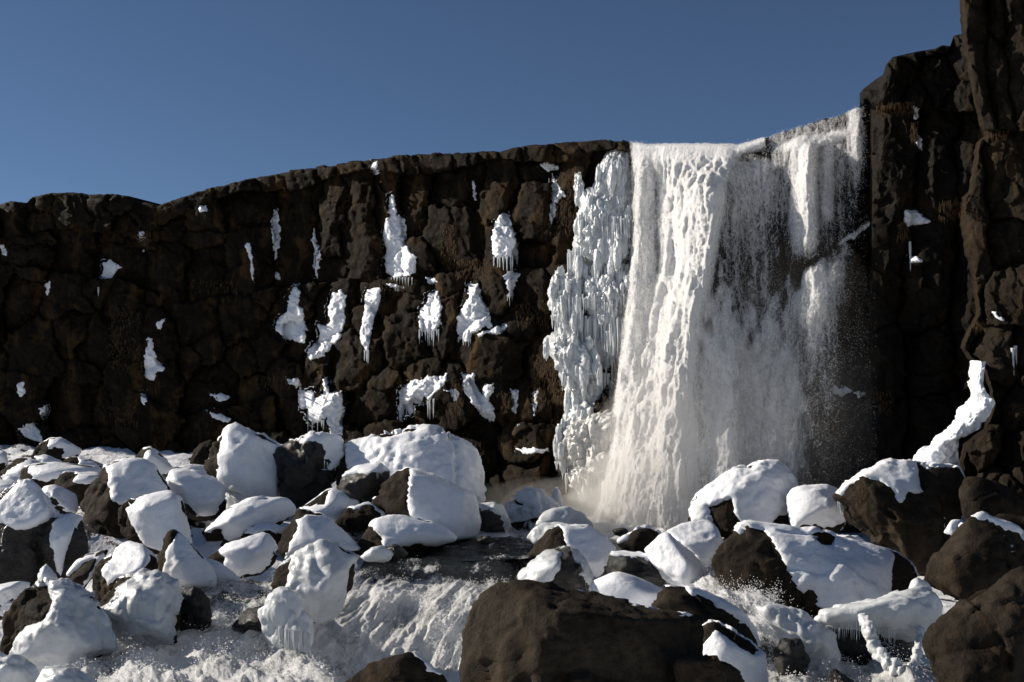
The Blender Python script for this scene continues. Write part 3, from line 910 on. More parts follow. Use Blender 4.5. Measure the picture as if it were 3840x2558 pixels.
ice_patch([(690, 900), (715, 895), (722, 915), (745, 905), (740, 870), (752, 868), (758, 905), (785, 900), (791, 940), (786, 1002), (762, 1000), (750, 960), (720, 975), (705, 960), (712, 940), (692, 940)],
          'branching ice patch low on the cliff above the tall snowy boulder', [(705, 760, 965, 6, 0.2, 0.6)], thick=0.14)
ice_patch([(1268, 395), (1278, 420), (1290, 430), (1301, 450), (1282, 460), (1276, 490), (1268, 514), (1261, 485), (1270, 450)], 'knobbly ice drip beside dry grass near the cliff rim', thick=0.14, mat='ice')
ice_patch([(2080, 484), (2105, 482), (2140, 508), (2110, 517), (2085, 520), (2075, 510)], 'snow clump on a ledge to the right of the fall', thick=0.14)
ice_patch([(2088, 592), (2105, 588), (2122, 600), (2105, 606), (2092, 602)], 'tiny snow clump on the dark wall right of the fall, lower of two')
for pg in ([(855, 372), (868, 370), (870, 398), (862, 402), (856, 390)], [(456, 472), (475, 470), (476, 486), (460, 488)], [(1086, 418), (1092, 420), (1096, 460), (1088, 460)],
           [(565, 555), (575, 560), (582, 600), (584, 650), (578, 640), (576, 600), (566, 575)], [(1187, 1032), (1230, 1030), (1262, 1032), (1262, 1039), (1200, 1043)], [(355, 737), (378, 733), (372, 756), (362, 756)],
           [(978, 637), (1000, 633), (1006, 648), (982, 653)], [(886, 652), (910, 655), (940, 662), (910, 668)], [(1020, 897), (1050, 893), (1056, 915), (1044, 926), (1036, 905)], [(660, 872), (685, 868), (692, 885), (680, 895), (674, 880), (665, 890)],
           [(472, 942), (495, 948), (531, 962), (525, 971), (500, 965)], [(485, 907), (515, 905), (532, 915), (505, 925)], [(38, 880), (55, 878), (58, 905), (45, 912), (38, 900)], [(105, 650), (118, 645), (115, 670), (105, 685)],
           [(315, 530), (332, 535), (322, 552)], [(1240, 378), (1262, 372), (1285, 388), (1262, 396)], [(322, 905), (335, 900), (338, 925), (326, 930)], [(632, 625), (642, 628), (644, 645), (632, 642)], [(0, 560), (12, 565), (18, 590), (4, 585)],
           [(2108, 310), (2122, 318), (2120, 345), (2110, 340)], [(2098, 245), (2112, 250), (2112, 275), (2100, 270)], [(1222, 900), (1240, 893), (1238, 930), (1228, 955)], [(1905, 895), (1918, 884), (1930, 892), (1944, 888), (1958, 900), (1936, 912), (1912, 906)], [(1964, 904), (1978, 897), (1992, 906), (1972, 913)], [(2276, 715), (2290, 720), (2310, 740), (2296, 735)]):
    plaster('snow_patch', pg, 0.06, parent=cliff)
for x, y, l in ((330, 575, 0.45), (226, 660, 0.4), (2092, 555, 0.9), (2328, 800, 0.7), (2334, 795, 0.5), (1192, 975, 0.6)):
    d_, p_, n_ = cast(x, y)
    if d_:
        r_ = rays(x, y); r_ /= np.linalg.norm(r_); icicle(CAM + r_ * (d_ - 0.08), l, 0.09, cliff)

# ---- dry grass and moss hanging on the ledges ------------------------
GV, GF = [], []


def tuft(x0, y0, x1, y1, n, lmin=0.12, lmax=0.4, bvh=None):
    for _ in range(n):
        x, y = r3.uniform(x0, x1), r3.uniform(y0, y1)
        d, p, nn = cast(x, y)
        if d is None: continue
        p = np.array(p); nn = np.array(nn)
        L = r3.uniform(lmin, lmax); out = nn * 0.4 + np.array([r3.uniform(-.5, .3), -0.35, r3.uniform(-0.2, 0.5)])
        tip1 = p + out * L * 0.45; tip2 = tip1 + np.array([r3.uniform(-.25, .15), -0.1, -1.0]) * L * 0.75
        w = np.array([0.013, -0.006, 0.0]) * r3.uniform(0.6, 1.4)
        b = len(GV); GV.extend([p - w, p + w, tip1 + w * .8, tip1 - w * .8, tip2])
        GF.extend([[b, b + 1, b + 2], [b, b + 2, b + 3], [b + 3, b + 2, b + 4]])


for a in ((1050, 595, 1130, 640, 420), (1300, 390, 1340, 425, 220), (1222, 815, 1285, 925, 800), (1145, 1000, 1178, 1035, 240), (1268, 960, 1296, 1040, 240), (1262, 440, 1322, 540, 160),
          (328, 535, 348, 565, 160), (250, 700, 325, 850, 260), (440, 645, 550, 675, 100), (870, 645, 950, 668, 90), (1190, 690, 1290, 750, 120), (1015, 520, 1050, 620, 140),
          (240, 935, 320, 980, 120), (590, 865, 690, 895, 90), (1035, 880, 1066, 950, 120), (2015, 236, 2100, 262, 240), (2094, 280, 2108, 325, 80), (2160, 460, 2222, 505, 180), (2064, 510, 2086, 550, 80), (2236, 738, 2266, 758, 90),
          (2250, 300, 2315, 315, 80), (1970, 895, 2050, 950, 120), (1155, 900, 1178, 950, 80), (1282, 870, 1298, 925, 100)):
    tuft(*a, lmin=0.08, lmax=0.30)
grass = obj('dry_grass', make_mesh('dry_grass', np.array(GV), np.array(GF), M['grass'], smooth=False))
tag(grass, 'tawny dry grass and moss hanging from the cliff ledges', 'grass', kind='stuff'); STATS['tris'] += len(GF)


# ================================================================== ICEFALL beside the waterfall
icefall = tag(obj('icefall', None, loc=wall(1360, 1150, 0.8)), 'tall frozen fall of bulging white ice and icicles left of the waterfall', 'icefall')
IL = np.array(icefall.location)


def ice_part(name, sil, d, T, mat='ice', p=8, sub=5, amp=1.0, bulge=1.0):
    S = np.array(sil, float); c0 = S.mean(0)
    A = wall(S[:, 0], S[:, 1], np.full(len(S), d))
    fr = S * 0.72 + c0 * 0.28
    Fp = wall(fr[:, 0], fr[:, 1], np.full(len(S), d + T))
    bk = wall(S[:, 0], S[:, 1], np.full(len(S), d - 0.7))
    P = np.concatenate([A, Fp, bk])
    size = math.sqrt(np.ptp(A[:, 0]) * np.ptp(A[:, 2]))
    c, dirs, r, F, low, hi = rock_geo(P, sub, p, min(size, 1.6), amp, 'ice')
    V0 = c + dirs * r[:, None]
    b2 = billow(V0 * np.array([4.6, 4.6, 1.3]), 4, 0.6) - 0.45
    V = dirs * ((r - 0.06) + low + hi * 1.3 * bulge + b2 * 0.20 * bulge)[:, None]
    STATS['tris'] += len(F)
    collect(c + V, F)
    return obj(name, make_mesh(name, V, F, M[mat]), parent=icefall, loc=c - IL), c + V


for sil, d, T in (
        ([(1385, 360), (1420, 335), (1448, 345), (1452, 420), (1440, 520), (1400, 540), (1370, 520), (1362, 440)], 0.45, 0.45),
        ([(1335, 440), (1370, 430), (1400, 470), (1440, 480), (1446, 580), (1430, 640), (1370, 640), (1325, 600), (1328, 520)], 0.6, 0.6),
        ([(1320, 395), (1334, 392), (1342, 430), (1336, 470), (1322, 455)], 0.5, 0.25),
        ([(1270, 625), (1310, 622), (1345, 628), (1350, 700), (1330, 745), (1275, 740), (1266, 690)], 0.75, 0.5),
        ([(1340, 625), (1400, 622), (1445, 640), (1440, 720), (1420, 760), (1365, 765), (1340, 710)], 0.75, 0.55),
        ([(1285, 720), (1340, 725), (1400, 735), (1420, 800), (1400, 850), (1330, 850), (1285, 800)], 0.6, 0.3),
        ([(1245, 785), (1275, 765), (1335, 775), (1365, 805), (1380, 850), (1350, 890), (1300, 880), (1270, 830)], 0.95, 0.6),
        ([(1300, 850), (1350, 830), (1395, 860), (1400, 920), (1375, 965), (1320, 970), (1300, 920)], 0.8, 0.4),
        ([(1295, 930), (1340, 920), (1395, 925), (1400, 990), (1350, 1010), (1295, 1005)], 1.0, 0.5),
        ([(1275, 1000), (1300, 965), (1360, 985), (1390, 955), (1425, 935), (1448, 945), (1440, 990), (1405, 1040), (1370, 1080), (1300, 1085), (1272, 1050)], 1.3, 0.9),
        ([(1305, 1060), (1350, 1060), (1395, 1030), (1410, 1060), (1395, 1090), (1330, 1100)], 1.6, 0.7),
        ([(1318, 1070), (1352, 1062), (1368, 1100), (1352, 1155), (1335, 1162), (1312, 1120)], 1.5, 0.5)):
    ice_part('ice_bulge', sil, d, T, mat='warm_ice' if sil[0][1] > 990 else 'ice', sub=6 if len(sil) > 8 or sil[0][1] in (1270, 360, 625) else 5)


# knobs of ice, a few shapes shared by all
KN = []
for k in range(8):
    v, f = ICO[4]
    b = billow(v * np.array([1.6, 1.6, 1.1]) + 13.7 * k, 3, 0.55) - 0.42
    KN.append(make_mesh('ice_knob', v * (1 + b * 0.42 + fbm(v * 1.1 + k * 5, 2) * 0.15)[:, None] * np.array([1, 1, 1.25]), f, M['ice']))


def knobs(poly, n, d, smin, smax):
    pg = np.array(poly, float); lo, hi = pg.min(0), pg.max(0); c = 0
    while c < n:
        x, y = r3.uniform(lo[0], hi[0]), r3.uniform(lo[1], hi[1])
        if sdf_poly(np.array([x]), np.array([y]), pg)[0] < 2: continue
        c += 1
        o = bpy.data.objects.new('ice_knob', KN[r3.randint(8)]); COL.objects.link(o); o.parent = icefall
        sz = r3.uniform(smin, smax)
        o.location = wall(x, y, d + r3.uniform(-0.15, 0.15)) - IL; o.scale = (sz, sz * 0.9, sz * r3.uniform(1.4, 3.4)); o.rotation_euler = (r3.uniform(-.1, .1), r3.uniform(-.1, .1), r3.uniform(0, 6))


for pg, n_, d_ in (([(1385, 350), (1445, 335), (1450, 540), (1365, 520), (1362, 440)], 26, 0.85), ([(1330, 440), (1400, 440), (1448, 500), (1446, 640), (1330, 640), (1315, 590)], 34, 1.1), ([(1320, 392), (1336, 392), (1340, 470), (1322, 460)], 8, 0.7),
                   ([(1268, 622), (1448, 622), (1446, 680), (1268, 680)], 36, 1.2), ([(1266, 690), (1340, 690), (1335, 760), (1270, 750)], 14, 1.15), ([(1242, 785), (1275, 762), (1350, 775), (1390, 830), (1390, 900), (1300, 900), (1275, 840)], 38, 1.45),
                   ([(1300, 880), (1395, 860), (1400, 960), (1300, 960)], 14, 1.1), ([(1272, 1000), (1300, 970), (1340, 985), (1340, 1080), (1275, 1070)], 24, 1.9)):
    knobs(pg, int(n_ * 0.5), d_, 0.06, 0.15)

def ice_curtain(x0, x1, y, n, lmin, lmax, d, w=0.09):
    for k in range(n):
        x = x0 + (x1 - x0) * (k + r3.uniform(0.1, 0.9)) / n
        yy = (y(x) if callable(y) else y) + r3.uniform(-6, 6)
        icicle(wall(x, yy, d + r3.uniform(-0.12, 0.12)), r3.uniform(lmin, lmax), w * r3.uniform(0.6, 1.5), icefall)


ice_curtain(1305, 1345, lambda x: 580 - (x - 1305) * 0.6, 22, 0.6, 1.3, 0.95, 0.06)
ice_curtain(1330, 1448, 500, 40, 0.4, 1.2, 1.15, 0.06)
ice_curtain(1268, 1440, 680, 40, 0.3, 0.9, 1.3, 0.05)
ice_curtain(1300, 1400, 960, 42, 0.5, 1.5, 1.25, 0.06)
ice_curtain(1345, 1445, 610, 22, 0.5, 1.2, 1.0)
ice_curtain(1268, 1345, 730, 14, 0.5, 1.1, 1.05)
ice_curtain(1345, 1445, 730, 26, 0.7, 1.8, 1.05)
ice_curtain(1385, 1440, 760, 16, 0.9, 2.0, 0.9)
ice_curtain(1300, 1385, 930, 34, 0.9, 1.6, 1.05, 0.11)
ice_curtain(1290, 1400, 860, 16, 0.5, 1.4, 1.0, 0.1)
ice_curtain(1300, 1400, lambda x: 1085, 14, 0.3, 0.9, 1.9, 0.1)
ice_curtain(1275, 1310, 1060, 6, 0.3, 0.8, 1.6)

# ================================================================== WATER
stream_parts = []


def stream(name, rows, nr, nc, amp, foam, mat='stream', hs=1.0, seed=0.0):
    """rows of (x, y, depth) control points; foam: value per row"""
    C = np.array([[at(x, y, Y) for x, y, Y in r] for r in rows])
    G_ = resample(C, nr, nc)
    N_ = gnormals(G_)
    q = G_.reshape(-1, 3)
    fo = np.repeat(np.interp(np.linspace(0, len(rows) - 1, nr), np.arange(len(rows)), foam), nc)
    cross = np.tile(np.linspace(0, 1, nc), nr)
    fl_ = np.concatenate([np.zeros((1, nc)), np.cumsum(np.linalg.norm(np.diff(G_, axis=0), axis=2), 0)], 0)
    cr_ = np.concatenate([np.zeros((nr, 1)), np.cumsum(np.linalg.norm(np.diff(G_, axis=1), axis=2), 1)], 1)
    c2 = np.stack([cr_.ravel(), fl_.ravel() * 0.42, np.full(nr * nc, seed)], -1)
    wob = fbm(q * 0.9 + seed, 3)
    fo = fo + wob * 0.4
    h = fbm(c2 * 1.3, 3) * 0.20 * (0.15 + np.clip(fo, 0, 1))
    h = h + (billow(c2 * 3.2, 4, 0.62) - 0.35) * 0.08 * np.clip(fo, 0, 1)
    q = q + N_.reshape(-1, 3) * (h * amp)[:, None]
    if N_[..., 2].mean() < 0: q = q - 2 * N_.reshape(-1, 3) * (h * amp)[:, None]
    o = obj(name, make_mesh(name, q, grid_faces(nr, nc), M[mat], {'foam': fo, 'along': fl_.ravel(), 'across': cr_.ravel()})); STATS['tris'] += 2 * nr * nc
    tag(o, kind='structure')
    return q, fo, N_.reshape(-1, 3) * (1 if N_[..., 2].mean() > 0 else -1)


stream_parts.append(stream('pool_water', [[(1000, 1195, 36), (1300, 1193, 36.2), (1500, 1190, 36.4), (1700, 1190, 36.4)], [(1060, 1228, 33.0), (1300, 1222, 33.2), (1500, 1220, 33.2), (1700, 1222, 33)], [(1060, 1248, 30.5), (1250, 1250, 30.5), (1450, 1252, 30.3), (1650, 1250, 30.3)], [(1060, 1290, 28.0), (1250, 1290, 28), (1450, 1300, 27.6), (1650, 1310, 27.5)]], 90, 160, 0.8, [1.2, 0.9, 0.3, 0.2]))
stream_parts.append(stream('stream_slide', [[(860, 1252, 31.5), (1000, 1240, 31.5), (1120, 1236, 31.5), (1240, 1240, 31.5)], [(838, 1290, 28.5), (960, 1272, 29), (1080, 1266, 29), (1220, 1290, 28.5)], [(815, 1318, 26.8), (930, 1318, 27.0), (1060, 1326, 26.8), (1195, 1345, 26.4)], [(770, 1365, 25.8), (915, 1362, 25.9), (1040, 1376, 25.7), (1150, 1388, 25.2)],
                                          [(700, 1440, 24.6), (880, 1440, 25.0), (1030, 1450, 24.8), (1110, 1450, 24.6)], [(660, 1530, 23.0), (880, 1530, 24.0), (1020, 1540, 23.8), (1110, 1540, 23.8)], [(640, 1640, 21.0), (880, 1650, 21.5), (1020, 1660, 21.4), (1120, 1660, 21.4)]],
                           230, 170, 1.0, [0.25, 0.2, 0.36, 0.82, 0.92, 0.9, 0.85]))
stream_parts.append(stream('left_torrent', [[(410, 1342, 26.2), (520, 1333, 26.6), (650, 1330, 26.4)], [(400, 1378, 24.6), (520, 1372, 24.8), (640, 1378, 24.6)], [(385, 1450, 22.6), (500, 1440, 22.8), (640, 1430, 22.8)], [(230, 1492, 21.4), (420, 1485, 21.2), (660, 1480, 21.6)], [(120, 1560, 18.6), (400, 1545, 18.8), (760, 1550, 19.0)], [(40, 1690, 15.0), (400, 1690, 15.0), (800, 1690, 15.2)]],
                           210, 230, 1.2, [0.5, 0.62, 0.74, 0.84, 0.9, 0.9], seed=20.0))
stream_parts.append(stream('right_torrent', [[(1560, 1320, 26), (1650, 1300, 26), (1740, 1320, 26)], [(1620, 1372, 22.8), (1690, 1360, 22.8), (1770, 1380, 22.8)], [(1660, 1430, 21), (1740, 1420, 21), (1850, 1450, 21)], [(1690, 1500, 20), (1770, 1490, 20), (1880, 1520, 20)], [(1700, 1570, 18.4), (1850, 1560, 18.4), (2250, 1550, 18.8)], [(1700, 1680, 15), (1900, 1680, 15), (2250, 1680, 15)]],
                           150, 130, 1.0, [0.5, 0.95, 0.8, 0.7, 0.8, 0.6], seed=40.0))

# ---- the waterfall ---------------------------------------------------
def lerpy(y, tab): return np.interp(y, [a for a, _ in tab], [b for _, b in tab])


def flow(x, y):
    """how much water comes down at a place of the fall, 0 to 1.2"""
    mc = lerpy(y, [(325, 1600), (450, 1592), (600, 1580), (750, 1548), (900, 1525), (1050, 1512), (1215, 1500)])
    hw = lerpy(y, [(325, 110), (420, 80), (600, 62), (750, 62), (900, 78), (1050, 100), (1215, 135)])
    f = 1.25 * np.exp(-((x - mc) / hw) ** 4)
    lc = lerpy(y, [(330, 1480), (600, 1480), (800, 1465), (1000, 1440), (1215, 1410)])
    f = np.maximum(f, lerpy(y, [(330, .62), (500, .5), (700, .6), (900, .68), (1215, .7)]) * np.exp(-((x - lc) / lerpy(y, [(330, 32), (700, 42), (1215, 50)])) ** 4))
    rim = skyl(x)
    band = np.exp(-((y - rim - 8) / 18.0) ** 2)
    # right hand curtains
    rc = np.exp(-((x - 1860) / 120.0) ** 4) * lerpy(y, [(240, .26), (320, .34), (420, .34), (520, .24), (600, .16), (700, 0.10), (900, .05), (1000, 0)])
    rc = np.maximum(rc, 0.72 * np.exp(-((x - 1850) / 42.0) ** 2) * sst(290, 330, y) * (1 - sst(520, 640, y)))
    rc = np.maximum(rc, 0.55 * np.exp(-((x - 1905) / 20.0) ** 2) * sst(310, 340, y) * (1 - sst(480, 560, y)))
    rc = np.maximum(rc, 0.50 * np.exp(-((x - 1965) / 26.0) ** 2) * sst(236, 250, y) * (1 - sst(330, 520, y)))
    rc = np.maximum(rc, 0.62 * np.exp(-((y - (345 - (x - 1780) * 0.22)) / 20.0) ** 2) * np.exp(-((x - 1870) / 95.0) ** 4))
    l2 = 508 + (2005 - x) * 0.72                     # lower ledge
    wob = fbm(np.stack([x / 22, y / 60, x * 0], -1), 2) * 22
    low2 = sst(-10, 45, y - l2 + wob) * np.exp(-((x - 1878) / 66.0) ** 2) * lerpy(y - l2, [(0, .8), (60, .7), (140, .45), (260, .28), (420, .14), (560, 0)])
    low2 = np.maximum(low2, 0.42 * np.exp(-((y - l2 + wob * 0.25) / 9.0) ** 2) * sst(1900, 1940, x) * (1 - sst(1995, 2008, x)))
    f = np.maximum(f, np.maximum(rc, low2))
    f = np.maximum(f, 0.40 * np.exp(-((x - 1720) / 85.0) ** 4) * sst(330, 380, y) * (1 - 0.3 * sst(420, 600, y)) )
    f = np.maximum(f, 0.72 * np.exp(-((x - 1650 + wob) / 62.0) ** 4) * sst(470, 860, y + wob * 5))
    f = np.maximum(f, 0.50 * np.exp(-((x - 1755 + wob) / 110.0) ** 4) * sst(480, 880, y + wob * 6) * (1 - sst(1050, 1200, y)))
    f = np.maximum(f, 0.9 * np.exp(-((x - 1500) / 190.0) ** 4) * sst(1110, 1200, y))
    f = np.where(x > 1760, f, np.maximum(f, 0.75 * band * sst(1452, 1470, x)))
    le = lerpy(y, [(325, 1434), (500, 1434), (700, 1424), (900, 1402), (1050, 1384), (1215, 1350)])
    return f * sst(-6, 22, x - le) * sst(-9, 6, y - rim) * (1 - sst(1998, 2012, x))


def fall_d(y, f):
    return 0.62 + 1.5 * np.clip((y - 330) / 880.0, 0, 1) ** 1.4 + 0.25 * np.clip(f, 0, 1)


def jet(x, y):
    """the main jet swells out of the curtain like a column, lesser strands likewise"""
    mc = lerpy(y, [(325, 1600), (450, 1592), (600, 1580), (750, 1548), (900, 1525), (1050, 1512), (1215, 1500)]) + 42
    hw = lerpy(y, [(325, 90), (420, 75), (600, 62), (750, 62), (900, 72), (1050, 90), (1215, 120)])
    g = 1.15 * np.exp(-((x - mc) / (hw * 1.05)) ** 2) * sst(330, 460, y)
    g = g + 0.5 * np.exp(-((x - 1858) / 36.0) ** 2) * sst(300, 350, y) * (1 - sst(560, 660, y)) + 0.55 * np.exp(-((x - 1885) / 55.0) ** 2) * sst(560, 640, y)
    g = g + 0.35 * np.exp(-((x - 1478 + (y - 330) * 0.05) / 22.0) ** 2) * sst(340, 420, y) + 0.6 * np.exp(-((x - 1680) / 45.0) ** 2) * sst(480, 820, y) + 0.3 * np.exp(-((x - 1775) / 40.0) ** 2) * sst(650, 800, y)
    return g


waterfall = tag(obj('waterfall', None), kind='structure')
for layer, (sd, dd, nr, nc) in enumerate(((0.0, 0.0, 400, 260), (5.3, 0.38, 400, 260))):
    yy = np.linspace(0, 1, nr)[:, None]; xx = np.linspace(0, 1, nc)[None, :]
    le = np.interp(yy, [0, 1], [1432, 1335]); ri = np.interp(yy, [0, .5, 1], [2008, 2008, 1800])
    X = le + (ri - le) * xx
    top = skyl(X) - 2 - np.abs(fbm(np.stack([X.ravel() / 26, X.ravel() * 0, X.ravel() * 0 + sd], -1), 3).reshape(X.shape)) * 9 * (X < 1760)
    Yl = top + (1218 - top) * yy
    fx, fy = X.ravel(), Yl.ravel()
    fl = flow(fx, fy)
    P = wall(fx, fy, fall_d(fy, fl) + dd + jet(fx, fy))
    q = P * np.array([1, 1, 0.25]) + sd
    bl = fbm(q * 0.9, 3) * 0.25 + (billow(q * 1.6, 3, 0.55) - 0.4) * 0.20 + (billow(P * np.array([4.6, 4.6, 1.0]) + fbm(P * 2.0, 2)[:, None] * 0.9 + sd, 4, 0.68) - 0.45) * 0.06 + fbm(P * np.array([9.0, 9.0, 3.0]), 2) * 0.025
    P = P + np.array([WN[0], WN[1], 0.1]) * (bl * (0.35 + 0.75 * np.clip(fl, 0, 1)) * sst(0, 60, fy - skyl(fx)))[:, None]
    fl2 = fl - (0.0 if layer == 0 else 0.22)
    me = make_mesh('water_curtain', P, grid_faces(nr, nc), curtain_mat('falling_water', sd + 1.0), {'flow': fl2})
    obj('water_curtain', me, parent=waterfall); STATS['tris'] += 2 * nr * nc

# the boil of white water where the fall strikes the pool
nr, nc = 150, 260
yy = np.linspace(0, 1, nr)[:, None]; xx = np.linspace(0, 1, nc)[None, :]
X = 1345 + 330 * xx + 0 * yy
hump = np.exp(-((X - 1510) / 110.0) ** 2) * 85 + np.exp(-((X - 1415) / 40.0) ** 2) * 22 + fbm(np.stack([X.ravel() / 30, X.ravel() * 0, X.ravel() * 0], -1), 3).reshape(X.shape) * 16
Yl = 1222 - hump + (hump + 8) * yy
fx, fy = X.ravel(), Yl.ravel()
side = np.exp(-((fx - 1505) / 128.0) ** 4)
t01 = np.repeat(np.linspace(0, 1, nr), nc)
P = wall(fx, fy, 2.2 + 1.5 * t01 ** 0.8)
P = P + np.array([WN[0], WN[1], 0.6]) * ((fbm(P * 1.2, 3) * 0.22 + (billow(P * 2.6, 4, 0.62) - 0.4) * 0.34) * sst(0, 0.2, t01))[:, None]
me = make_mesh('water_boil', P, grid_faces(nr, nc), curtain_mat('boiling_water', 9.0), {'flow': (0.25 + 0.75 * sst(0.0, 0.45, t01)) * side})
obj('water_boil', me, parent=waterfall); STATS['tris'] += 2 * nr * nc

# droplets: loose white water thrown off the curtains and the torrents
def points_object(name, P, R, mat, parent=None, label=None, cat=None):
    me = bpy.data.meshes.new(name)
    me.vertices.add(len(P)); me.vertices.foreach_set('co', P.astype(np.float32).ravel())
    a = me.attributes.new('rad', 'FLOAT', 'POINT'); a.data.foreach_set('value', R.astype(np.float32))
    me.materials.append(mat)
    o = obj(name, me, parent)
    g = bpy.data.node_groups.new(name, 'GeometryNodeTree')
    g.interface.new_socket('Geometry', in_out='INPUT', socket_type='NodeSocketGeometry'); g.interface.new_socket('Geometry', in_out='OUTPUT', socket_type='NodeSocketGeometry')
    gi, go = g.nodes.new('NodeGroupInput'), g.nodes.new('NodeGroupOutput')
    mp = g.nodes.new('GeometryNodeMeshToPoints'); na = g.nodes.new('GeometryNodeInputNamedAttribute'); na.data_type = 'FLOAT'; na.inputs[0].default_value = 'rad'
    sm = g.nodes.new('GeometryNodeSetMaterial'); sm.inputs['Material'].default_value = mat
    g.links.new(gi.outputs[0], mp.inputs['Mesh']); g.links.new(na.outputs['Attribute'], mp.inputs['Radius'])
    g.links.new(mp.outputs[0], sm.inputs['Geometry']); g.links.new(sm.outputs[0], go.inputs[0])
    md = o.modifiers.new('points', 'NODES'); md.node_group = g
    tag(o, label, cat, kind='stuff')
    return o


r4 = np.random.RandomState(8)
n = 1200000
fx, fy = r4.uniform(1360, 2015, n), r4.uniform(236, 1222, n)
fl = flow(fx, fy)
# wider scatter of fine spray round the water
sp = 0.16 * np.exp(-((fx - 1640) / 270.0) ** 4) * sst(500, 950, fy) + 0.12 * np.exp(-((fx - 1900) / 120.0) ** 4) * sst(560, 700, fy) + 0.35 * np.exp(-((fx - 1500) / 170.0) ** 4) * sst(980, 1180, fy)
dl = fall_d(fy, fl) + jet(fx, fy) + r4.uniform(-0.35, 0.95, n) * (0.5 + 0.5 * np.clip(fl, 0, 1))
P = wall(fx, fy, dl)
cl = fbm(P * np.array([2.4, 2.4, 1.1]), 3) * 0.55 + 0.25 - np.abs(pn(P * np.array([6.0, 6.0, 3.0]))) * 0.5
prob = np.clip(fl, 0, 0.8) ** 1.2 * np.clip(cl * 1.5, 0.0, 1) * 1.1 * (1 - 0.95 * sst(0.5, 0.85, fl)) + sp * 0.42 * np.clip(cl + 0.3, 0, 1)
keep = r4.rand(n) < prob
P, fl = P[keep], fl[keep]
R = r4.uniform(0.0025, 0.007, len(P)) * (1 + 1.3 * (r4.rand(len(P)) < 0.10) * np.clip(fl, 0, 1))
points_object('spray_droplets', P, R, M['drop'], label='white spray and droplets of the waterfall', cat='spray')

PP, RR = [], []
for q, fo, N_ in stream_parts:
    k = r4.randint(0, len(q), 260000)
    x_, y_ = proj(q[k])
    inb = (x_ > -20) & (x_ < 2370) & (y_ < 1600)
    pr = np.clip(fo[k] - 0.35, 0, 1) * np.clip(fbm(q[k] * 2.2, 3) * 1.8 + 0.12, 0, 1) * 0.4
    kk = k[inb & (r4.rand(len(k)) < pr)]
    lift = np.abs(r4.normal(size=len(kk))) * 0.05 * (1 + 2.2 * (fbm(q[kk] * 1.2 + 5, 2) > 0.2))
    j = r4.normal(size=(len(kk), 3)) * 0.04
    PP.append(q[kk] + N_[kk] * lift[:, None] + j); RR.append(r4.uniform(0.003, 0.009, len(kk)))
PP = np.concatenate(PP); RR = np.concatenate(RR)
points_object('torrent_droplets', PP, RR, M['drop'], label='white drops tossed up by the torrents between the boulders', cat='spray')

# ---- mist drifting at the foot of the fall ---------------------------
def mist(c, e, dens):
    m_, t_, out_ = nodes('mist')
    pv = t_.nodes.new('ShaderNodeVolumePrincipled'); pv.inputs['Color'].default_value = (0.96, 0.95, 0.93, 1); pv.inputs['Density'].default_value = dens; pv.inputs['Anisotropy'].default_value = 0.35
    t_.links.new(pv.outputs[0], out_.inputs['Volume'])
    v, f = ICO[3]
    o = obj('mist', make_mesh('mist', v * np.array(e), f, m_), loc=c)
    tag(o, kind='stuff', label='pale mist hanging at the foot of the waterfall', cat='mist', group='mist at the foot of the fall')


mist(wall(1520, 1150, 2.6), (3.0, 1.8, 1.9), 0.30)
mist(wall(1470, 1180, 2.6), (3.0, 1.6, 1.0), 0.26)
mist(wall(1590, 1040, 2.2), (3.2, 1.7, 3.0), 0.13)
mist(wall(1540, 900, 2.6), (1.9, 1.3, 3.8), 0.07)
mist(wall(1780, 1000, 2.0), (4.0, 1.8, 3.2), 0.055)
mist(wall(1870, 800, 1.8), (2.4, 1.3, 3.6), 0.018)
mist(wall(1330, 1165, 2.8), (2.6, 1.6, 1.0), 0.06)
mist(wall(1240, 1165, 2.8), (2.2, 1.4, 1.0), 0.03)
mist(wall(1150, 1170, 2.6), (2.2, 1.4, 0.9), 0.015)
mist(wall(1620, 1080, 2.6), (4.6, 2.0, 2.6), 0.03)

# ---- sunlit snow bank below the right wall ---------------------------
sbL = [(2236, 830), (2232, 870), (2224, 920), (2198, 962), (2155, 1006), (2118, 1042), (2074, 1070), (2040, 1090)]
sbR = [(2266, 830), (2262, 890), (2288, 925), (2276, 952), (2246, 988), (2208, 1012), (2206, 1052), (2212, 1090)]
yd = [27.7, 27.6, 27.5, 27.6, 27.9, 28.2, 28.4, 28.6]
rowsb = []
for (a, b), (c, d), Y in zip(sbL, sbR, yd):
    rowsb.append([at(a, b, Y + 0.5), at(a * .7 + c * .3, b * .7 + d * .3 - 1, Y - 0.05), at(a * .4 + c * .6, b * .4 + d * .6, Y - 0.25), at(c, d, Y - 0.3)])
G_ = resample(rowsb, 200, 80); N_ = gnormals(G_); q = G_.reshape(-1, 3)
hh = fbm(q * 1.8, 4, 0.5) * 0.12 - np.clip(0.25 - np.abs(fbm(q * 2.2 + 4, 2)), 0, 1) * 0.12 + (billow(q * 5, 2) - 0.4) * 0.05
nn_ = N_.reshape(-1, 3); nn_ = nn_ * np.where(nn_[:, 1:2] > 0, -1, 1)
bank = obj('snow_bank', make_mesh('snow_bank', q + nn_ * hh[:, None], grid_faces(200, 80), M['snow']))
tag(bank, 'bright sunlit snow bank curving up the foot of the right wall', 'snow bank'); STATS['tris'] += 18000

# ================================================================== BOULDERS
BLD = []


def bd(label, sil, Y=None, **kw):
    S = np.array(sil, float)
    if Y is None: Y = float(ybase(S[:, 1].max())) + 0.4
    kw.setdefault('group', 'boulders below the cliff')
    BLD.append(boulder(sil, Y, label=label, **kw))


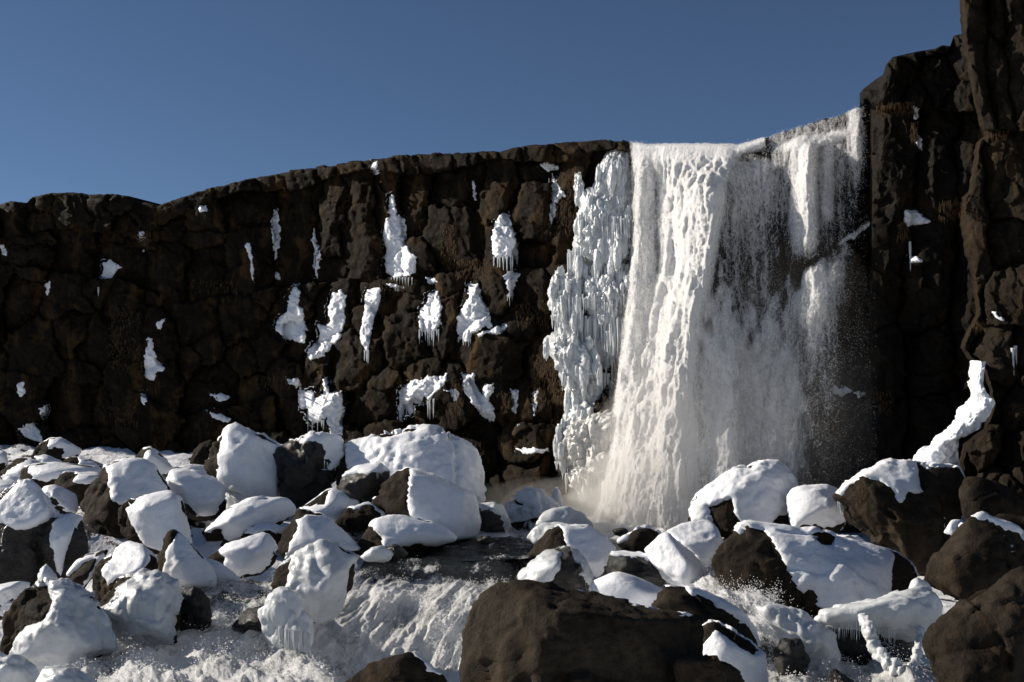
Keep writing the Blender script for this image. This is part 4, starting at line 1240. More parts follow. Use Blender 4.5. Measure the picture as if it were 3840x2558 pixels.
# --- far left pile under the cliff
bd('dark angular boulder, highest of the far left pile, with a snow flap', [(68, 1054), (90, 1025), (112, 1011), (140, 1010), (165, 1022), (186, 1032), (183, 1050), (140, 1060), (100, 1062)], 41.5,
   snow=[(108, 1036), (109, 1010), (130, 1004), (150, 1013), (188, 1028), (187, 1038), (173, 1048), (141, 1055), (150, 1029), (125, 1028)])
bd('snowed-over boulder cut off by the left edge at the cliff foot', [(-40, 1045), (0, 1038), (12, 1040), (25, 1058), (8, 1080), (-40, 1085)], 41)
bd('low boulder with tan left face and snow on its right half', [(-5, 1090), (20, 1070), (40, 1056), (60, 1053), (98, 1064), (102, 1082), (60, 1104), (0, 1106)], 39, mat='brown',
   snow=[(2, 1096), (38, 1068), (62, 1052), (100, 1062), (104, 1084), (70, 1104), (10, 1106)])
bd('small square brown block with snow on its right end', [(141, 1053), (178, 1051), (222, 1064), (237, 1072), (205, 1080), (140, 1074)], 39.5, mat='brown', snow=[(177, 1050), (222, 1062), (238, 1072), (206, 1080), (180, 1076)])
bd('thin snow slab behind the flat snowy boulder', [(80, 1050), (105, 1048), (140, 1060), (137, 1074), (90, 1074)], 40, t=-0.3)
bd('wide flat boulder under wavy snow, dark at its left rim', [(47, 1105), (52, 1080), (70, 1070), (95, 1066), (130, 1067), (175, 1073), (250, 1070), (252, 1088), (190, 1112), (120, 1130), (90, 1132), (60, 1118)], 37.5,
   snow=[(62, 1080), (78, 1068), (130, 1063), (175, 1070), (255, 1066), (255, 1092), (180, 1098), (140, 1104), (100, 1110), (72, 1104)])
bd('grey brown wedge boulder with a snow cushion on its right', [(118, 1122), (130, 1096), (168, 1078), (232, 1080), (234, 1100), (215, 1118), (192, 1150), (178, 1195), (150, 1150)], 35.5, mat='brown', p=20,
   snow=[(166, 1104), (176, 1092), (205, 1080), (236, 1078), (236, 1100), (212, 1112), (180, 1112)])
bd('tall boulder with a dark rugged left face and smooth snowy right face', [(190, 1160), (212, 1122), (240, 1076), (265, 1067), (304, 1060), (350, 1076), (368, 1110), (386, 1140), (340, 1240), (280, 1252), (205, 1250)], 31.5, sub=5, p=22,
   front=[(250, 1090, -0.15), (248, 1150, -0.45), (282, 1240, -0.5), (215, 1240, -0.3), (340, 1160, -0.35)],
   snow=[(238, 1072), (304, 1054), (352, 1072), (372, 1108), (392, 1140), (325, 1146), (282, 1166), (250, 1150), (248, 1124), (238, 1116), (250, 1092)])
bd('broad snow draped boulder leaning on the tall dark faced one', [(278, 1168), (320, 1146), (390, 1134), (406, 1140), (428, 1200), (447, 1278), (400, 1284), (345, 1268), (300, 1248), (276, 1230)], 28.8, sub=5, p=12,
   front=[(330, 1180, -0.3), (395, 1150, -0.2), (420, 1250, -0.35), (345, 1255, -0.3), (300, 1235, -0.2)],
   snow=[(282, 1168), (320, 1142), (392, 1128), (412, 1138), (434, 1200), (454, 1280), (400, 1272), (352, 1264), (325, 1256), (305, 1215), (295, 1190)])
bd('rounded snowy boulder with bare brown right flank', [(367, 1096), (395, 1080), (440, 1082), (490, 1100), (513, 1125), (517, 1178), (482, 1196), (440, 1196), (400, 1162), (372, 1122)], 33, sub=5,
   snow=[(376, 1110), (398, 1076), (440, 1078), (492, 1096), (512, 1122), (508, 1150), (494, 1180), (450, 1190), (432, 1160), (400, 1154), (378, 1128)])
bd('thin pointed slab with snow on its right, standing behind the pile', [(300, 1068), (328, 1032), (345, 1029), (375, 1052), (398, 1078), (380, 1104), (340, 1086)], 36.5, p=20, snow=[(328, 1028), (346, 1025), (377, 1049), (402, 1078), (384, 1106), (345, 1084), (330, 1062)])
bd('flat snow cushion behind the rounded boulder', [(397, 1078), (440, 1070), (480, 1072), (484, 1098), (440, 1096), (400, 1092)], 37, t=-0.3)
bd('tallest snow covered boulder of the left pile, pointed top', [(484, 1060), (492, 1030), (512, 1014), (525, 987), (545, 985), (575, 1004), (628, 1030), (634, 1058), (642, 1105), (647, 1142), (565, 1170), (520, 1170), (513, 1125), (488, 1104)], 34.2, sub=5, p=12,
   snow=[(508, 1030), (518, 984), (545, 979), (578, 1000), (634, 1028), (640, 1058), (648, 1105), (652, 1146), (565, 1172), (520, 1170), (517, 1130), (500, 1100), (506, 1060)], thick=0.16)
bd('dull brown rock wedged behind the tallest snowy boulder', [(433, 1072), (450, 1030), (478, 1012), (492, 1015), (494, 1080), (460, 1084)], 37.5, mat='brown', snow='none')
bd('glossy black wet boulder with a snow cap on its right shoulder', [(627, 1046), (640, 1025), (680, 1008), (702, 1003), (745, 1003), (788, 1012), (786, 1062), (770, 1098), (745, 1132), (720, 1152), (688, 1162), (655, 1142), (640, 1092)], 34, sub=5, p=16, mat='wet', amp=1.7,
   snow=[(684, 1010), (720, 998), (770, 1000), (794, 1014), (790, 1042), (775, 1075), (762, 1086), (752, 1080), (760, 1060), (742, 1058), (738, 1022)])
bd('huge snow massif forming the crest of the left pile', [(776, 1110), (790, 1032), (800, 1019), (910, 1011), (975, 996), (1020, 1018), (1052, 1020), (1082, 1045), (1098, 1090), (1103, 1180), (1098, 1225), (1040, 1235), (900, 1165), (800, 1150)], 34.0, sub=6, p=10, thick=0.24, T=3.0,
   snow=[(797, 1030), (800, 1012), (910, 1004), (975, 988), (1022, 1012), (1054, 1014), (1088, 1042), (1106, 1090), (1110, 1180), (1104, 1230), (1040, 1240), (940, 1160), (900, 1100), (820, 1085), (800, 1080)])
bd('black hollow faced block roofed with snow in front of the massif', [(774, 1122), (790, 1090), (830, 1073), (870, 1068), (892, 1086), (885, 1145), (812, 1160), (776, 1140)], 31.8, mat='wet', snow=[(786, 1094), (828, 1068), (872, 1062), (898, 1086), (870, 1092), (820, 1086), (795, 1096)])
bd('wedge boulder with a bare glistening left face and flat snowy front', [(848, 1158), (890, 1112), (925, 1083), (942, 1078), (1047, 1118), (1082, 1140), (1100, 1200), (1092, 1236), (1040, 1240), (985, 1216), (935, 1176)], 31.0, sub=5, p=22,
   front=[(930, 1090, -0.25), (937, 1175, -0.45), (1040, 1230, -0.35), (1060, 1140, -0.2), (985, 1212, -0.45)],
   snow=[(936, 1074), (945, 1072), (1050, 1114), (1088, 1138), (1108, 1200), (1098, 1242), (1040, 1244), (985, 1218), (940, 1180), (932, 1150), (936, 1110)])
bd('small wedge with jagged snow edge under the glossy black boulder', [(692, 1168), (740, 1146), (755, 1128), (790, 1134), (822, 1156), (795, 1192), (770, 1204), (700, 1190)], 31.5, snow=[(694, 1164), (742, 1160), (756, 1122), (792, 1130), (828, 1156), (795, 1196), (770, 1206), (712, 1196)])
bd('long whale backed snowy boulder in the middle of the left pile', [(465, 1232), (500, 1195), (530, 1170), (580, 1149), (645, 1146), (672, 1160), (677, 1182), (640, 1204), (600, 1220), (530, 1252), (500, 1260), (474, 1250)], 30.3, sub=5, p=9,
   snow=[(472, 1222), (500, 1190), (530, 1164), (580, 1143), (648, 1140), (678, 1158), (682, 1180), (640, 1202), (600, 1218), (535, 1246), (518, 1236), (508, 1215)])
bd('low dark stone with a thin snow lid below the whale backed boulder', [(548, 1236), (580, 1211), (610, 1206), (660, 1212), (664, 1238), (640, 1252), (560, 1248)], 29.8, snow=[(550, 1230), (580, 1206), (612, 1201), (664, 1208), (664, 1224), (600, 1222)])
bd('round snow dome with a flat grey stone at its left', [(470, 1292), (508, 1266), (530, 1246), (575, 1230), (610, 1230), (637, 1255), (630, 1292), (600, 1322), (540, 1326), (505, 1308)], 27.2, sub=5, p=9,
   snow=[(516, 1282), (508, 1266), (530, 1240), (575, 1223), (614, 1224), (642, 1254), (622, 1282), (602, 1316), (545, 1328), (508, 1308)])
bd('triangular boulder with dark glinting left edge and smooth snow face', [(640, 1262), (665, 1205), (690, 1170), (712, 1186), (745, 1192), (790, 1225), (824, 1262), (780, 1272), (700, 1284), (646, 1280)], 29.0, sub=5, p=18,
   front=[(690, 1190, -0.2), (668, 1265, -0.35), (730, 1240, -0.4), (790, 1260, -0.2)], snow=[(686, 1200), (712, 1184), (748, 1188), (796, 1222), (830, 1262), (780, 1272), (700, 1284), (650, 1290), (668, 1250)])
bd('rough dark block with a thin snow cap left of the water', [(768, 1204), (785, 1176), (800, 1166), (850, 1160), (882, 1180), (884, 1204), (850, 1220), (800, 1220)], 30.8, mat='rock', amp=1.5, snow=[(796, 1166), (850, 1153), (890, 1178), (892, 1196), (872, 1186), (850, 1166), (815, 1172)])
bd('low boulder with frosted snow back tapering into the dark stream', [(813, 1274), (832, 1232), (860, 1202), (900, 1188), (960, 1195), (1020, 1215), (1048, 1236), (1040, 1250), (950, 1254), (880, 1266), (830, 1284)], 29.2, sub=5, p=14,
   front=[(860, 1215, -0.2), (868, 1262, -0.35), (960, 1225, -0.3), (1030, 1240, -0.15)], snow=[(852, 1208), (868, 1190), (905, 1182), (962, 1190), (1025, 1210), (1054, 1236), (1040, 1250), (950, 1254), (885, 1262), (872, 1235)])
bd('ice sheathed boulder with bare brown left flank beside the cascade', [(628, 1348), (634, 1308), (652, 1285), (682, 1260), (727, 1244), (759, 1255), (792, 1273), (818, 1282), (796, 1310), (788, 1360), (778, 1400), (745, 1425), (705, 1425), (668, 1390), (640, 1365)], 23.8, sub=5, p=11, mat='brown', snowmat='ice',
   snow=[(662, 1310), (684, 1258), (727, 1238), (760, 1250), (794, 1268), (824, 1280), (800, 1310), (794, 1360), (784, 1405), (745, 1430), (705, 1428), (668, 1385), (655, 1350)])
bd('mushroom shaped ice lump with icicle curtain between two torrents', [(590, 1408), (612, 1380), (650, 1355), (682, 1375), (705, 1402), (722, 1432), (716, 1482), (700, 1525), (660, 1548), (640, 1500), (628, 1445), (600, 1428)], 20.6, sub=5, p=9, mat='ice', snow='none', cat='ice', name='ice_lump')
bd('dark boulder in the water at the bottom, ice streak on its right slope', [(770, 1580), (850, 1531), (905, 1516), (932, 1505), (970, 1524), (1002, 1546), (1034, 1580), (1030, 1660), (780, 1660)], 12.8, sub=5, p=16, T=1.0, amp=0.8,
   front=[(925, 1515, -0.15), (900, 1600, -0.4), (960, 1640, -0.4)], snow=[(938, 1504), (950, 1510), (985, 1530), (1012, 1552), (1004, 1560), (975, 1545), (962, 1528)], thick=0.012, edge=6)
bd('giant bare boulder in the foreground, lit on its left and black in front', [(1026, 1580), (1042, 1450), (1054, 1412), (1076, 1393), (1112, 1358), (1150, 1341), (1190, 1348), (1258, 1362), (1373, 1372), (1485, 1388), (1578, 1406), (1598, 1418), (1602, 1510), (1606, 1660), (1026, 1660)], 13.4, sub=6, p=26, T=2.6, mat='brown', amp=0.9,
   front=[(1110, 1400, -0.08), (1180, 1412, -0.22), (1245, 1425, -0.34), (1400, 1425, -0.3), (1570, 1430, -0.12), (1235, 1650, -0.42), (1580, 1650, -0.2), (1060, 1650, -0.12)], snow=[(1560, 1412), (1580, 1405), (1590, 1412), (1578, 1418)], thick=0.01, edge=5)
bd('small bare boulder at the bottom edge right of the giant one', [(1550, 1600), (1560, 1516), (1577, 1507), (1640, 1508), (1690, 1530), (1735, 1580), (1740, 1660), (1552, 1660)], 12.6, sub=5, p=18, mat='brown', T=0.9, front=[(1590, 1525, -0.2), (1620, 1640, -0.4), (1680, 1640, -0.25), (1600, 1520, -0.2)], snow='none')
bd('black faced peaked boulder with a snow slide on its right', [(1214, 1275), (1245, 1246), (1278, 1209), (1292, 1206), (1340, 1213), (1382, 1235), (1412, 1260), (1395, 1295), (1370, 1325), (1318, 1305), (1298, 1280), (1240, 1285)], 27, sub=5, p=16,
   front=[(1280, 1215, -0.1), (1300, 1285, -0.4), (1245, 1275, -0.2), (1370, 1290, -0.3)], snow=[(1286, 1205), (1340, 1207), (1386, 1230), (1420, 1260), (1400, 1298), (1372, 1330), (1330, 1305), (1308, 1270), (1296, 1235)])
bd('frost furred grey mound behind the peaked boulder', [(1232, 1208), (1255, 1181), (1290, 1170), (1335, 1180), (1355, 1206), (1352, 1222), (1300, 1224), (1240, 1222)], 31, p=9, snow=None, t=-0.15, snowmat='ice')
bd('knobbly ice crust at the back of the peaked boulder', [(1202, 1242), (1220, 1216), (1270, 1198), (1314, 1206), (1285, 1235), (1230, 1250)], 29.5, mat='ice', snow='none', cat='ice', name='ice_lump')
bd('bright snow mound in the mist left of the fall', [(1168, 1198), (1175, 1165), (1198, 1136), (1226, 1132), (1252, 1155), (1272, 1166), (1278, 1195), (1240, 1214), (1190, 1218)], 33.5, sub=5, p=9, t=-0.1, snow=None, thick=0.2, snowmat='ice')
bd('short ice spire beside the misty snow mound', [(1262, 1178), (1268, 1145), (1276, 1125), (1282, 1124), (1290, 1142), (1297, 1178), (1280, 1190)], 34, mat='ice', snow='none', cat='ice', name='ice_lump')
bd('grey frosted boulder hugging the foot of the snow massif', [(1094, 1205), (1098, 1162), (1120, 1155), (1150, 1165), (1172, 1200), (1168, 1222), (1100, 1224)], 32, mat='wet', snowmat='ice', snow=[(1094, 1160), (1120, 1148), (1155, 1160), (1178, 1198), (1172, 1226), (1155, 1222), (1150, 1190), (1125, 1172), (1105, 1180)])
bd('rounded brown boulder at the pool edge, wet below', [(1418, 1250), (1443, 1237), (1455, 1220), (1480, 1212), (1506, 1215), (1525, 1236), (1514, 1260), (1490, 1276), (1468, 1282), (1436, 1270)], 28.6, mat='brown', snow=[(1412, 1250), (1425, 1228), (1450, 1226), (1445, 1240), (1428, 1250)], thick=0.1, edge=6)
bd('black overhanging boulder with a snow ridge, above blue ice', [(1392, 1300), (1403, 1276), (1430, 1262), (1470, 1275), (1512, 1290), (1537, 1310), (1540, 1326), (1520, 1347), (1490, 1354), (1448, 1344), (1408, 1328)], 25.2, sub=5, amp=1.3, mat='wet',
   snow=[(1396, 1276), (1425, 1256), (1470, 1266), (1516, 1284), (1546, 1308), (1530, 1308), (1500, 1294), (1450, 1280), (1418, 1278)])
bd('smooth white snow tongue beside the brown pool boulder', [(1476, 1275), (1500, 1254), (1532, 1236), (1560, 1268), (1592, 1290), (1612, 1310), (1632, 1345), (1600, 1368), (1556, 1350), (1518, 1308)], 25.0, sub=5, p=9, snow=None, t=-0.9, thick=0.12)
bd('snow covered block between the pool and the draped boulder', [(1540, 1228), (1580, 1211), (1620, 1205), (1650, 1220), (1659, 1242), (1652, 1284), (1622, 1318), (1590, 1310), (1556, 1265)], 26.8, sub=5, p=10, snow=None, t=-0.5, thick=0.14)
bd('dark curled boulder with white rim behind the giant one', [(1485, 1392), (1494, 1366), (1515, 1352), (1550, 1350), (1592, 1356), (1642, 1380), (1692, 1406), (1722, 1442), (1738, 1485), (1700, 1500), (1600, 1450)], 19.5, sub=5, p=14, mat='rock',
   snow=[(1560, 1342), (1596, 1348), (1648, 1374), (1700, 1400), (1730, 1440), (1746, 1488), (1734, 1480), (1716, 1445), (1686, 1412), (1640, 1388), (1590, 1362)], edge=7)
bd('snow plastered boulder at the bottom right of the giant one', [(1592, 1500), (1600, 1450), (1640, 1428), (1700, 1470), (1742, 1498), (1760, 1568), (1772, 1660), (1600, 1660)], 16.8, sub=5, p=10,
   snow=[(1596, 1560), (1600, 1500), (1625, 1470), (1640, 1448), (1680, 1475), (1725, 1505), (1752, 1500), (1768, 1568), (1780, 1660), (1640, 1660), (1596, 1640)])
bd('large sunlit snowy boulder right of the fall, dark rock showing at its foot', [(1590, 1165), (1611, 1136), (1650, 1108), (1689, 1084), (1725, 1083), (1759, 1064), (1782, 1066), (1803, 1087), (1818, 1110), (1816, 1142), (1829, 1170), (1808, 1226), (1673, 1236), (1631, 1212), (1590, 1198)], 30.6, sub=6, p=13, thick=0.17,
   front=[(1640, 1170, -0.3), (1780, 1090, -0.12), (1700, 1130, -0.28), (1680, 1220, -0.35), (1780, 1210, -0.3)],
   snow=[(1583, 1168), (1606, 1130), (1650, 1100), (1688, 1076), (1725, 1076), (1760, 1056), (1786, 1058), (1810, 1084), (1828, 1110), (1826, 1142), (1838, 1170), (1790, 1190), (1765, 1222), (1710, 1222), (1690, 1172), (1678, 1150), (1645, 1165), (1626, 1165), (1634, 1200), (1592, 1206)])
bd('smooth snow hump between two big boulders on the right', [(1812, 1145), (1825, 1123), (1860, 1117), (1900, 1118), (1925, 1130), (1943, 1162), (1944, 1205), (1900, 1236), (1828, 1230)], 29.4, sub=5, p=9, snow=[(1800, 1140), (1822, 1116), (1860, 1110), (1902, 1111), (1932, 1126), (1952, 1162), (1948, 1195), (1900, 1208), (1850, 1208), (1812, 1224), (1806, 1190)])
bd('huge angular boulder with tan left facet, snow on its shoulder', [(1924, 1140), (1945, 1122), (1985, 1098), (2020, 1076), (2050, 1066), (2120, 1070), (2198, 1076), (2208, 1130), (2184, 1190), (2172, 1240), (2150, 1300), (2130, 1320), (2080, 1300), (2000, 1232), (1960, 1195), (1932, 1155)], 27.2, sub=6, p=26, T=2.0,
   mat='brown', front=[(1988, 1102, -0.2), (2030, 1160, -0.45), (2075, 1240, -0.5), (2092, 1292, -0.45), (2150, 1180, -0.42)],
   snow=[[(1926, 1136), (1945, 1112), (1985, 1090), (1984, 1100), (1962, 1118), (1938, 1140)], [(1982, 1098), (2020, 1068), (2052, 1058), (2110, 1062), (2114, 1082), (2120, 1120), (2128, 1130), (2090, 1134), (2074, 1160), (2058, 1156), (2054, 1136), (2020, 1114)]], edge=8)
bd('black rock crest behind the angular boulder', [(2105, 1085), (2130, 1070), (2190, 1072), (2214, 1090), (2224, 1150), (2200, 1200), (2150, 1210), (2118, 1150)], 27.6, mat='rock', snow=[(2100, 1074), (2130, 1062), (2160, 1066), (2140, 1078), (2112, 1086)])
bd('long draped boulder, black at its left end, blue shaded snow on its flank', [(1640, 1295), (1648, 1252), (1688, 1216), (1706, 1208), (1750, 1212), (1820, 1225), (1920, 1245), (2010, 1260), (2052, 1276), (2086, 1310), (2097, 1342), (2092, 1395), (2000, 1440), (1850, 1405), (1720, 1390), (1652, 1320)], 23.6, sub=6, p=13, T=2.0,
   front=[(1700, 1225, -0.1), (1740, 1300, -0.32), (1720, 1370, -0.35), (1900, 1300, -0.35), (2040, 1300, -0.2), (1980, 1410, -0.4), (2070, 1380, -0.2)],
   snow=[(1684, 1216), (1704, 1200), (1752, 1204), (1822, 1218), (1922, 1238), (2014, 1254), (2050, 1272), (2046, 1320), (2040, 1390), (1960, 1400), (1880, 1390), (1850, 1370), (1820, 1330), (1800, 1290), (1780, 1250), (1758, 1226), (1730, 1224), (1700, 1232)],
   bare=[[(1868, 1240), (1890, 1238), (1910, 1244), (1908, 1256), (1885, 1258)], [(1842, 1375), (1862, 1352), (1872, 1372), (1860, 1390)]])
bd('dark smooth boulder by the right wall with a faint lit ridge', [(2124, 1335), (2140, 1290), (2180, 1240), (2226, 1191), (2250, 1186), (2340, 1216), (2356, 1240), (2385, 1330), (2300, 1372), (2220, 1386), (2150, 1362)], 21.8, sub=5, p=20, mat='rock', T=1.6,
   front=[(2235, 1205, -0.1), (2190, 1300, -0.35), (2215, 1375, -0.45), (2290, 1270, -0.35)], snow=[(2220, 1190), (2250, 1180), (2345, 1212), (2352, 1222), (2330, 1216), (2290, 1205), (2250, 1196)], edge=6)
bd('great dark boulder filling the bottom right corner', [(2124, 1475), (2150, 1440), (2200, 1402), (2250, 1372), (2290, 1342), (2354, 1312), (2440, 1290), (2440, 1680), (2190, 1680), (2145, 1530)], 15.2, sub=6, p=20, mat='rock', T=2.0,
   front=[(2160, 1470, -0.12), (2235, 1460, -0.3), (2270, 1560, -0.42), (2220, 1640, -0.42), (2350, 1420, -0.25)], snow='none')
bd('lumpy ice mass hung with icicles below the draped boulder', [(1862, 1436), (1890, 1398), (1960, 1390), (2050, 1394), (2095, 1368), (2140, 1352), (2166, 1368), (2172, 1412), (2140, 1455), (2100, 1468), (2050, 1440), (1950, 1446)], 19.6, sub=5, p=8, mat='ice', snow='none', T=0.9, cat='ice', name='ice_lump')
bd('small ice knob on top of the lumpy ice mass', [(2086, 1365), (2094, 1338), (2110, 1326), (2130, 1336), (2142, 1356), (2120, 1378)], 20.2, mat='ice', snow='none', cat='ice', name='ice_lump')
def ice_run(path, label, rad):
    """ice frozen as it ran: a lumpy rope of ice along path (x, y, depth)"""
    C_ = crom(np.array([at(*p_) for p_ in path]), 60); k = 20
    T_ = np.gradient(C_, axis=0); T_ /= np.linalg.norm(T_, axis=1)[:, None]
    A_ = np.cross(T_, np.array([0, 1.0, 0])); A_ /= np.linalg.norm(A_, axis=1)[:, None]; B_ = np.cross(T_, A_)
    th = np.linspace(0, 2 * math.pi, k, endpoint=False)
    V = (C_[:, None] + (A_[:, None] * np.cos(th)[None, :, None] + B_[:, None] * np.sin(th)[None, :, None]) * rad).reshape(-1, 3)
    u = (V.reshape(60, k, 3) - C_[:, None]).reshape(-1, 3)
    f_ = 1 + (billow(V * np.array([6, 6, 4.0]), 3, 0.6) - 0.4) * 1.1 + fbm(V * 2.0, 2) * 0.3
    f_ = f_ * np.repeat(np.interp(np.arange(60), [0, 4, 50, 59], [0.2, 1, 1.2, 0.3]), k)
    V = np.repeat(C_, k, 0) + u * f_[:, None]
    i = np.arange(60 * k).reshape(60, k); j = np.roll(i, -1, 1)
    Fq = np.stack([i[:-1], j[:-1], j[1:], i[1:]], -1).reshape(-1, 4)
    c = V.mean(0)
    tag(obj('ice_run', make_mesh('ice_run', V - c, Fq, M['ice']), loc=c), label, 'ice')


ice_run([(1978, 1412, 19.2), (1996, 1440, 18.9), (2006, 1475, 18.8), (2026, 1508, 18.6), (2058, 1536, 18.4), (2096, 1566, 18.2)], 'rope of ice winding down in front of the black cave', 0.085)
ice_run([(2118, 1440, 19.3), (2110, 1480, 19.1), (2104, 1515, 18.9), (2092, 1548, 18.7)], 'thin rope of ice beside the great dark corner boulder', 0.06)
bd('black rock cave under the lumpy ice mass', [(1900, 1462), (1940, 1435), (2060, 1440), (2120, 1470), (2130, 1560), (2000, 1580), (1910, 1560)], 20.0, mat='wet', snow='none')
bd('swelling ice flow beside the right hand torrent', [(1730, 1392), (1780, 1383), (1820, 1390), (1852, 1425), (1900, 1450), (1922, 1482), (1924, 1530), (1890, 1540), (1850, 1525), (1832, 1470), (1788, 1432)], 19.4, sub=5, p=8, mat='ice', snow='none', T=0.8, cat='ice', name='ice_lump')
bd('black rounded rock inside the right hand torrent', [(1775, 1500), (1800, 1470), (1840, 1470), (1860, 1520), (1840, 1570), (1790, 1570)], 18.6, mat='wet', snow='none')
bd('dark rock wedge at the foot of the ice flow', [(1905, 1560), (1912, 1530), (1950, 1560), (1990, 1585), (1980, 1640), (1905, 1640)], 17.0, mat='wet', snow='none')
bd('dome of ice and running water left of the black overhanging boulder', [(1186, 1368), (1194, 1322), (1225, 1292), (1262, 1270), (1312, 1262), (1342, 1290), (1362, 1330), (1372, 1372), (1300, 1392), (1220, 1388)], 23.8, sub=5, p=9, mat='wet', snowmat='ice',
   snow=[[(1184, 1366), (1190, 1318), (1222, 1286), (1262, 1264), (1292, 1270), (1288, 1310), (1266, 1345), (1230, 1366)], [(1300, 1262), (1316, 1258), (1348, 1288), (1372, 1335), (1380, 1372), (1366, 1372), (1346, 1325), (1322, 1288)]])
bd('snow bank deep in the hollow behind the giant boulder', [(1370, 1340), (1420, 1320), (1480, 1345), (1530, 1360), (1500, 1410), (1400, 1400), (1366, 1370)], 23.0, t=-0.9, snow=None, p=8)
# --- bottom left group
bd('big boulder with bare brown crown and beaded ice apron, bottom left', [(6, 1512), (22, 1408), (45, 1374), (62, 1358), (108, 1345), (155, 1345), (182, 1364), (202, 1388), (218, 1404), (252, 1446), (262, 1490), (212, 1508), (190, 1528), (125, 1545), (85, 1542), (25, 1522)], 20.2, sub=6, p=12, mat='brown', snowmat='ice',
   front=[(70, 1380, -0.15), (150, 1365, -0.15), (120, 1430, -0.4), (60, 1490, -0.35), (190, 1480, -0.35), (120, 1520, -0.35)],
   snow=[(108, 1340), (158, 1338), (188, 1360), (208, 1384), (224, 1400), (260, 1444), (270, 1495), (212, 1514), (190, 1534), (125, 1552), (80, 1546), (26, 1524), (24, 1490), (40, 1462), (60, 1440), (100, 1425), (118, 1390)])
bd('ice clad boulder with fluted drapery beside the left torrent', [(212, 1405), (245, 1376), (280, 1337), (320, 1322), (370, 1325), (402, 1346), (410, 1392), (402, 1442), (396, 1476), (350, 1482), (285, 1474), (248, 1448)], 21.4, sub=6, p=10, mat='rock', snowmat='ice', amp=1.3,
   snow=[(210, 1402), (245, 1385), (275, 1352), (295, 1338), (320, 1315), (372, 1318), (408, 1342), (416, 1392), (400, 1410), (398, 1480), (350, 1488), (284, 1480), (242, 1452)])
bd('steep pyramid of snow with a bare brown left edge', [(348, 1330), (368, 1272), (384, 1224), (400, 1218), (414, 1228), (440, 1268), (482, 1300), (498, 1328), (492, 1345), (440, 1350), (370, 1340)], 25.6, sub=5, p=16, mat='brown',
   front=[(392, 1226, -0.1), (384, 1270, -0.2), (366, 1330, -0.25), (430, 1335, -0.4)], snow=[(398, 1232), (408, 1222), (420, 1226), (446, 1264), (488, 1296), (504, 1328), (496, 1350), (440, 1354), (364, 1344), (376, 1300), (382, 1268)], edge=7)
bd('low snow wedge trailing from the snow pyramid to the water', [(452, 1288), (480, 1288), (520, 1308), (552, 1334), (500, 1344), (460, 1330)], 26.2, t=-0.8, snow=None)
bd('slanting boulder with dark pitted left end and snowy back', [(206, 1388), (214, 1320), (232, 1290), (265, 1260), (293, 1247), (322, 1255), (356, 1285), (360, 1314), (330, 1336), (262, 1352), (240, 1390)], 24.4, sub=5, p=14,
   snow=[(228, 1312), (252, 1288), (266, 1262), (294, 1240), (326, 1250), (352, 1284), (330, 1300), (322, 1322), (270, 1330), (246, 1350), (244, 1330)])
bd('narrow tilted slab streaked with snow', [(148, 1345), (160, 1312), (198, 1276), (248, 1264), (232, 1300), (208, 1335), (188, 1362), (168, 1358)], 25.4, p=18, mat='rock',
   snow=[[(150, 1318), (166, 1302), (200, 1276), (228, 1270), (212, 1284), (180, 1304), (158, 1326)], [(222, 1280), (250, 1262), (240, 1284), (222, 1312), (200, 1344), (184, 1356), (196, 1326), (212, 1304)]], edge=5)
bd('dark boulder with a vertical snow band, shaded right side', [(70, 1222), (80, 1206), (112, 1202), (150, 1186), (190, 1185), (195, 1220), (204, 1275), (175, 1320), (130, 1330), (110, 1295), (90, 1255)], 27.6, sub=5, p=16, mat='wet',
   snow=[(116, 1206), (150, 1182), (194, 1180), (192, 1192), (172, 1222), (158, 1255), (150, 1290), (140, 1325), (128, 1306), (126, 1274), (110, 1258), (116, 1234)])
bd('large boulder with snowy top and wet black lower half at the left edge', [(-50, 1165), (0, 1150), (20, 1135), (45, 1111), (70, 1107), (90, 1130), (112, 1160), (148, 1190), (112, 1205), (84, 1215), (98, 1290), (70, 1350), (-50, 1360)], 27.8, sub=6, p=12, mat='wet',
   snow=[(-60, 1165), (0, 1146), (20, 1130), (44, 1105), (72, 1100), (94, 1128), (116, 1158), (152, 1190), (112, 1200), (66, 1216), (38, 1216), (20, 1206), (0, 1196), (-60, 1200)])
bd('snow hump behind the wet boulder at the left edge', [(94, 1134), (105, 1122), (130, 1120), (170, 1138), (177, 1182), (150, 1194), (124, 1174)], 32.5, t=-0.05, p=10, sub=5)
bd('low snow covered stone at the left edge, mid height', [(-50, 1115), (0, 1108), (20, 1105), (46, 1112), (28, 1132), (-50, 1160)], 33.5, t=-0.2)
bd('small flat snowy stone under the tan faced one', [(4, 1102), (20, 1096), (44, 1098), (48, 1110), (10, 1112)], 36, t=-0.2)
bd('smooth ice dome in the bottom left corner', [(-50, 1520), (0, 1510), (30, 1504), (60, 1515), (86, 1540), (84, 1600), (-50, 1640)], 17.6, sub=5, p=8, mat='ice', snow='none', cat='ice', name='ice_lump')
bd('foamy ice hump at the bottom edge beside the ice dome', [(78, 1575), (95, 1542), (122, 1532), (172, 1546), (216, 1562), (226, 1620), (80, 1630)], 17.0, sub=5, p=8, mat='ice', snow='none', cat='ice', name='ice_lump')
bd('shaded snow bank left of the brown crowned boulder', [(-50, 1362), (0, 1352), (30, 1344), (66, 1340), (58, 1366), (26, 1412), (-50, 1440)], 22.6, t=-0.2, sub=5, p=9)
bd('small stone crusted with snow and grass under the banded boulder', [(84, 1340), (92, 1306), (106, 1300), (132, 1330), (130, 1346), (100, 1354)], 24.8, mat='rock', snow=[(84, 1338), (94, 1300), (108, 1296), (138, 1330), (130, 1350), (100, 1356)])
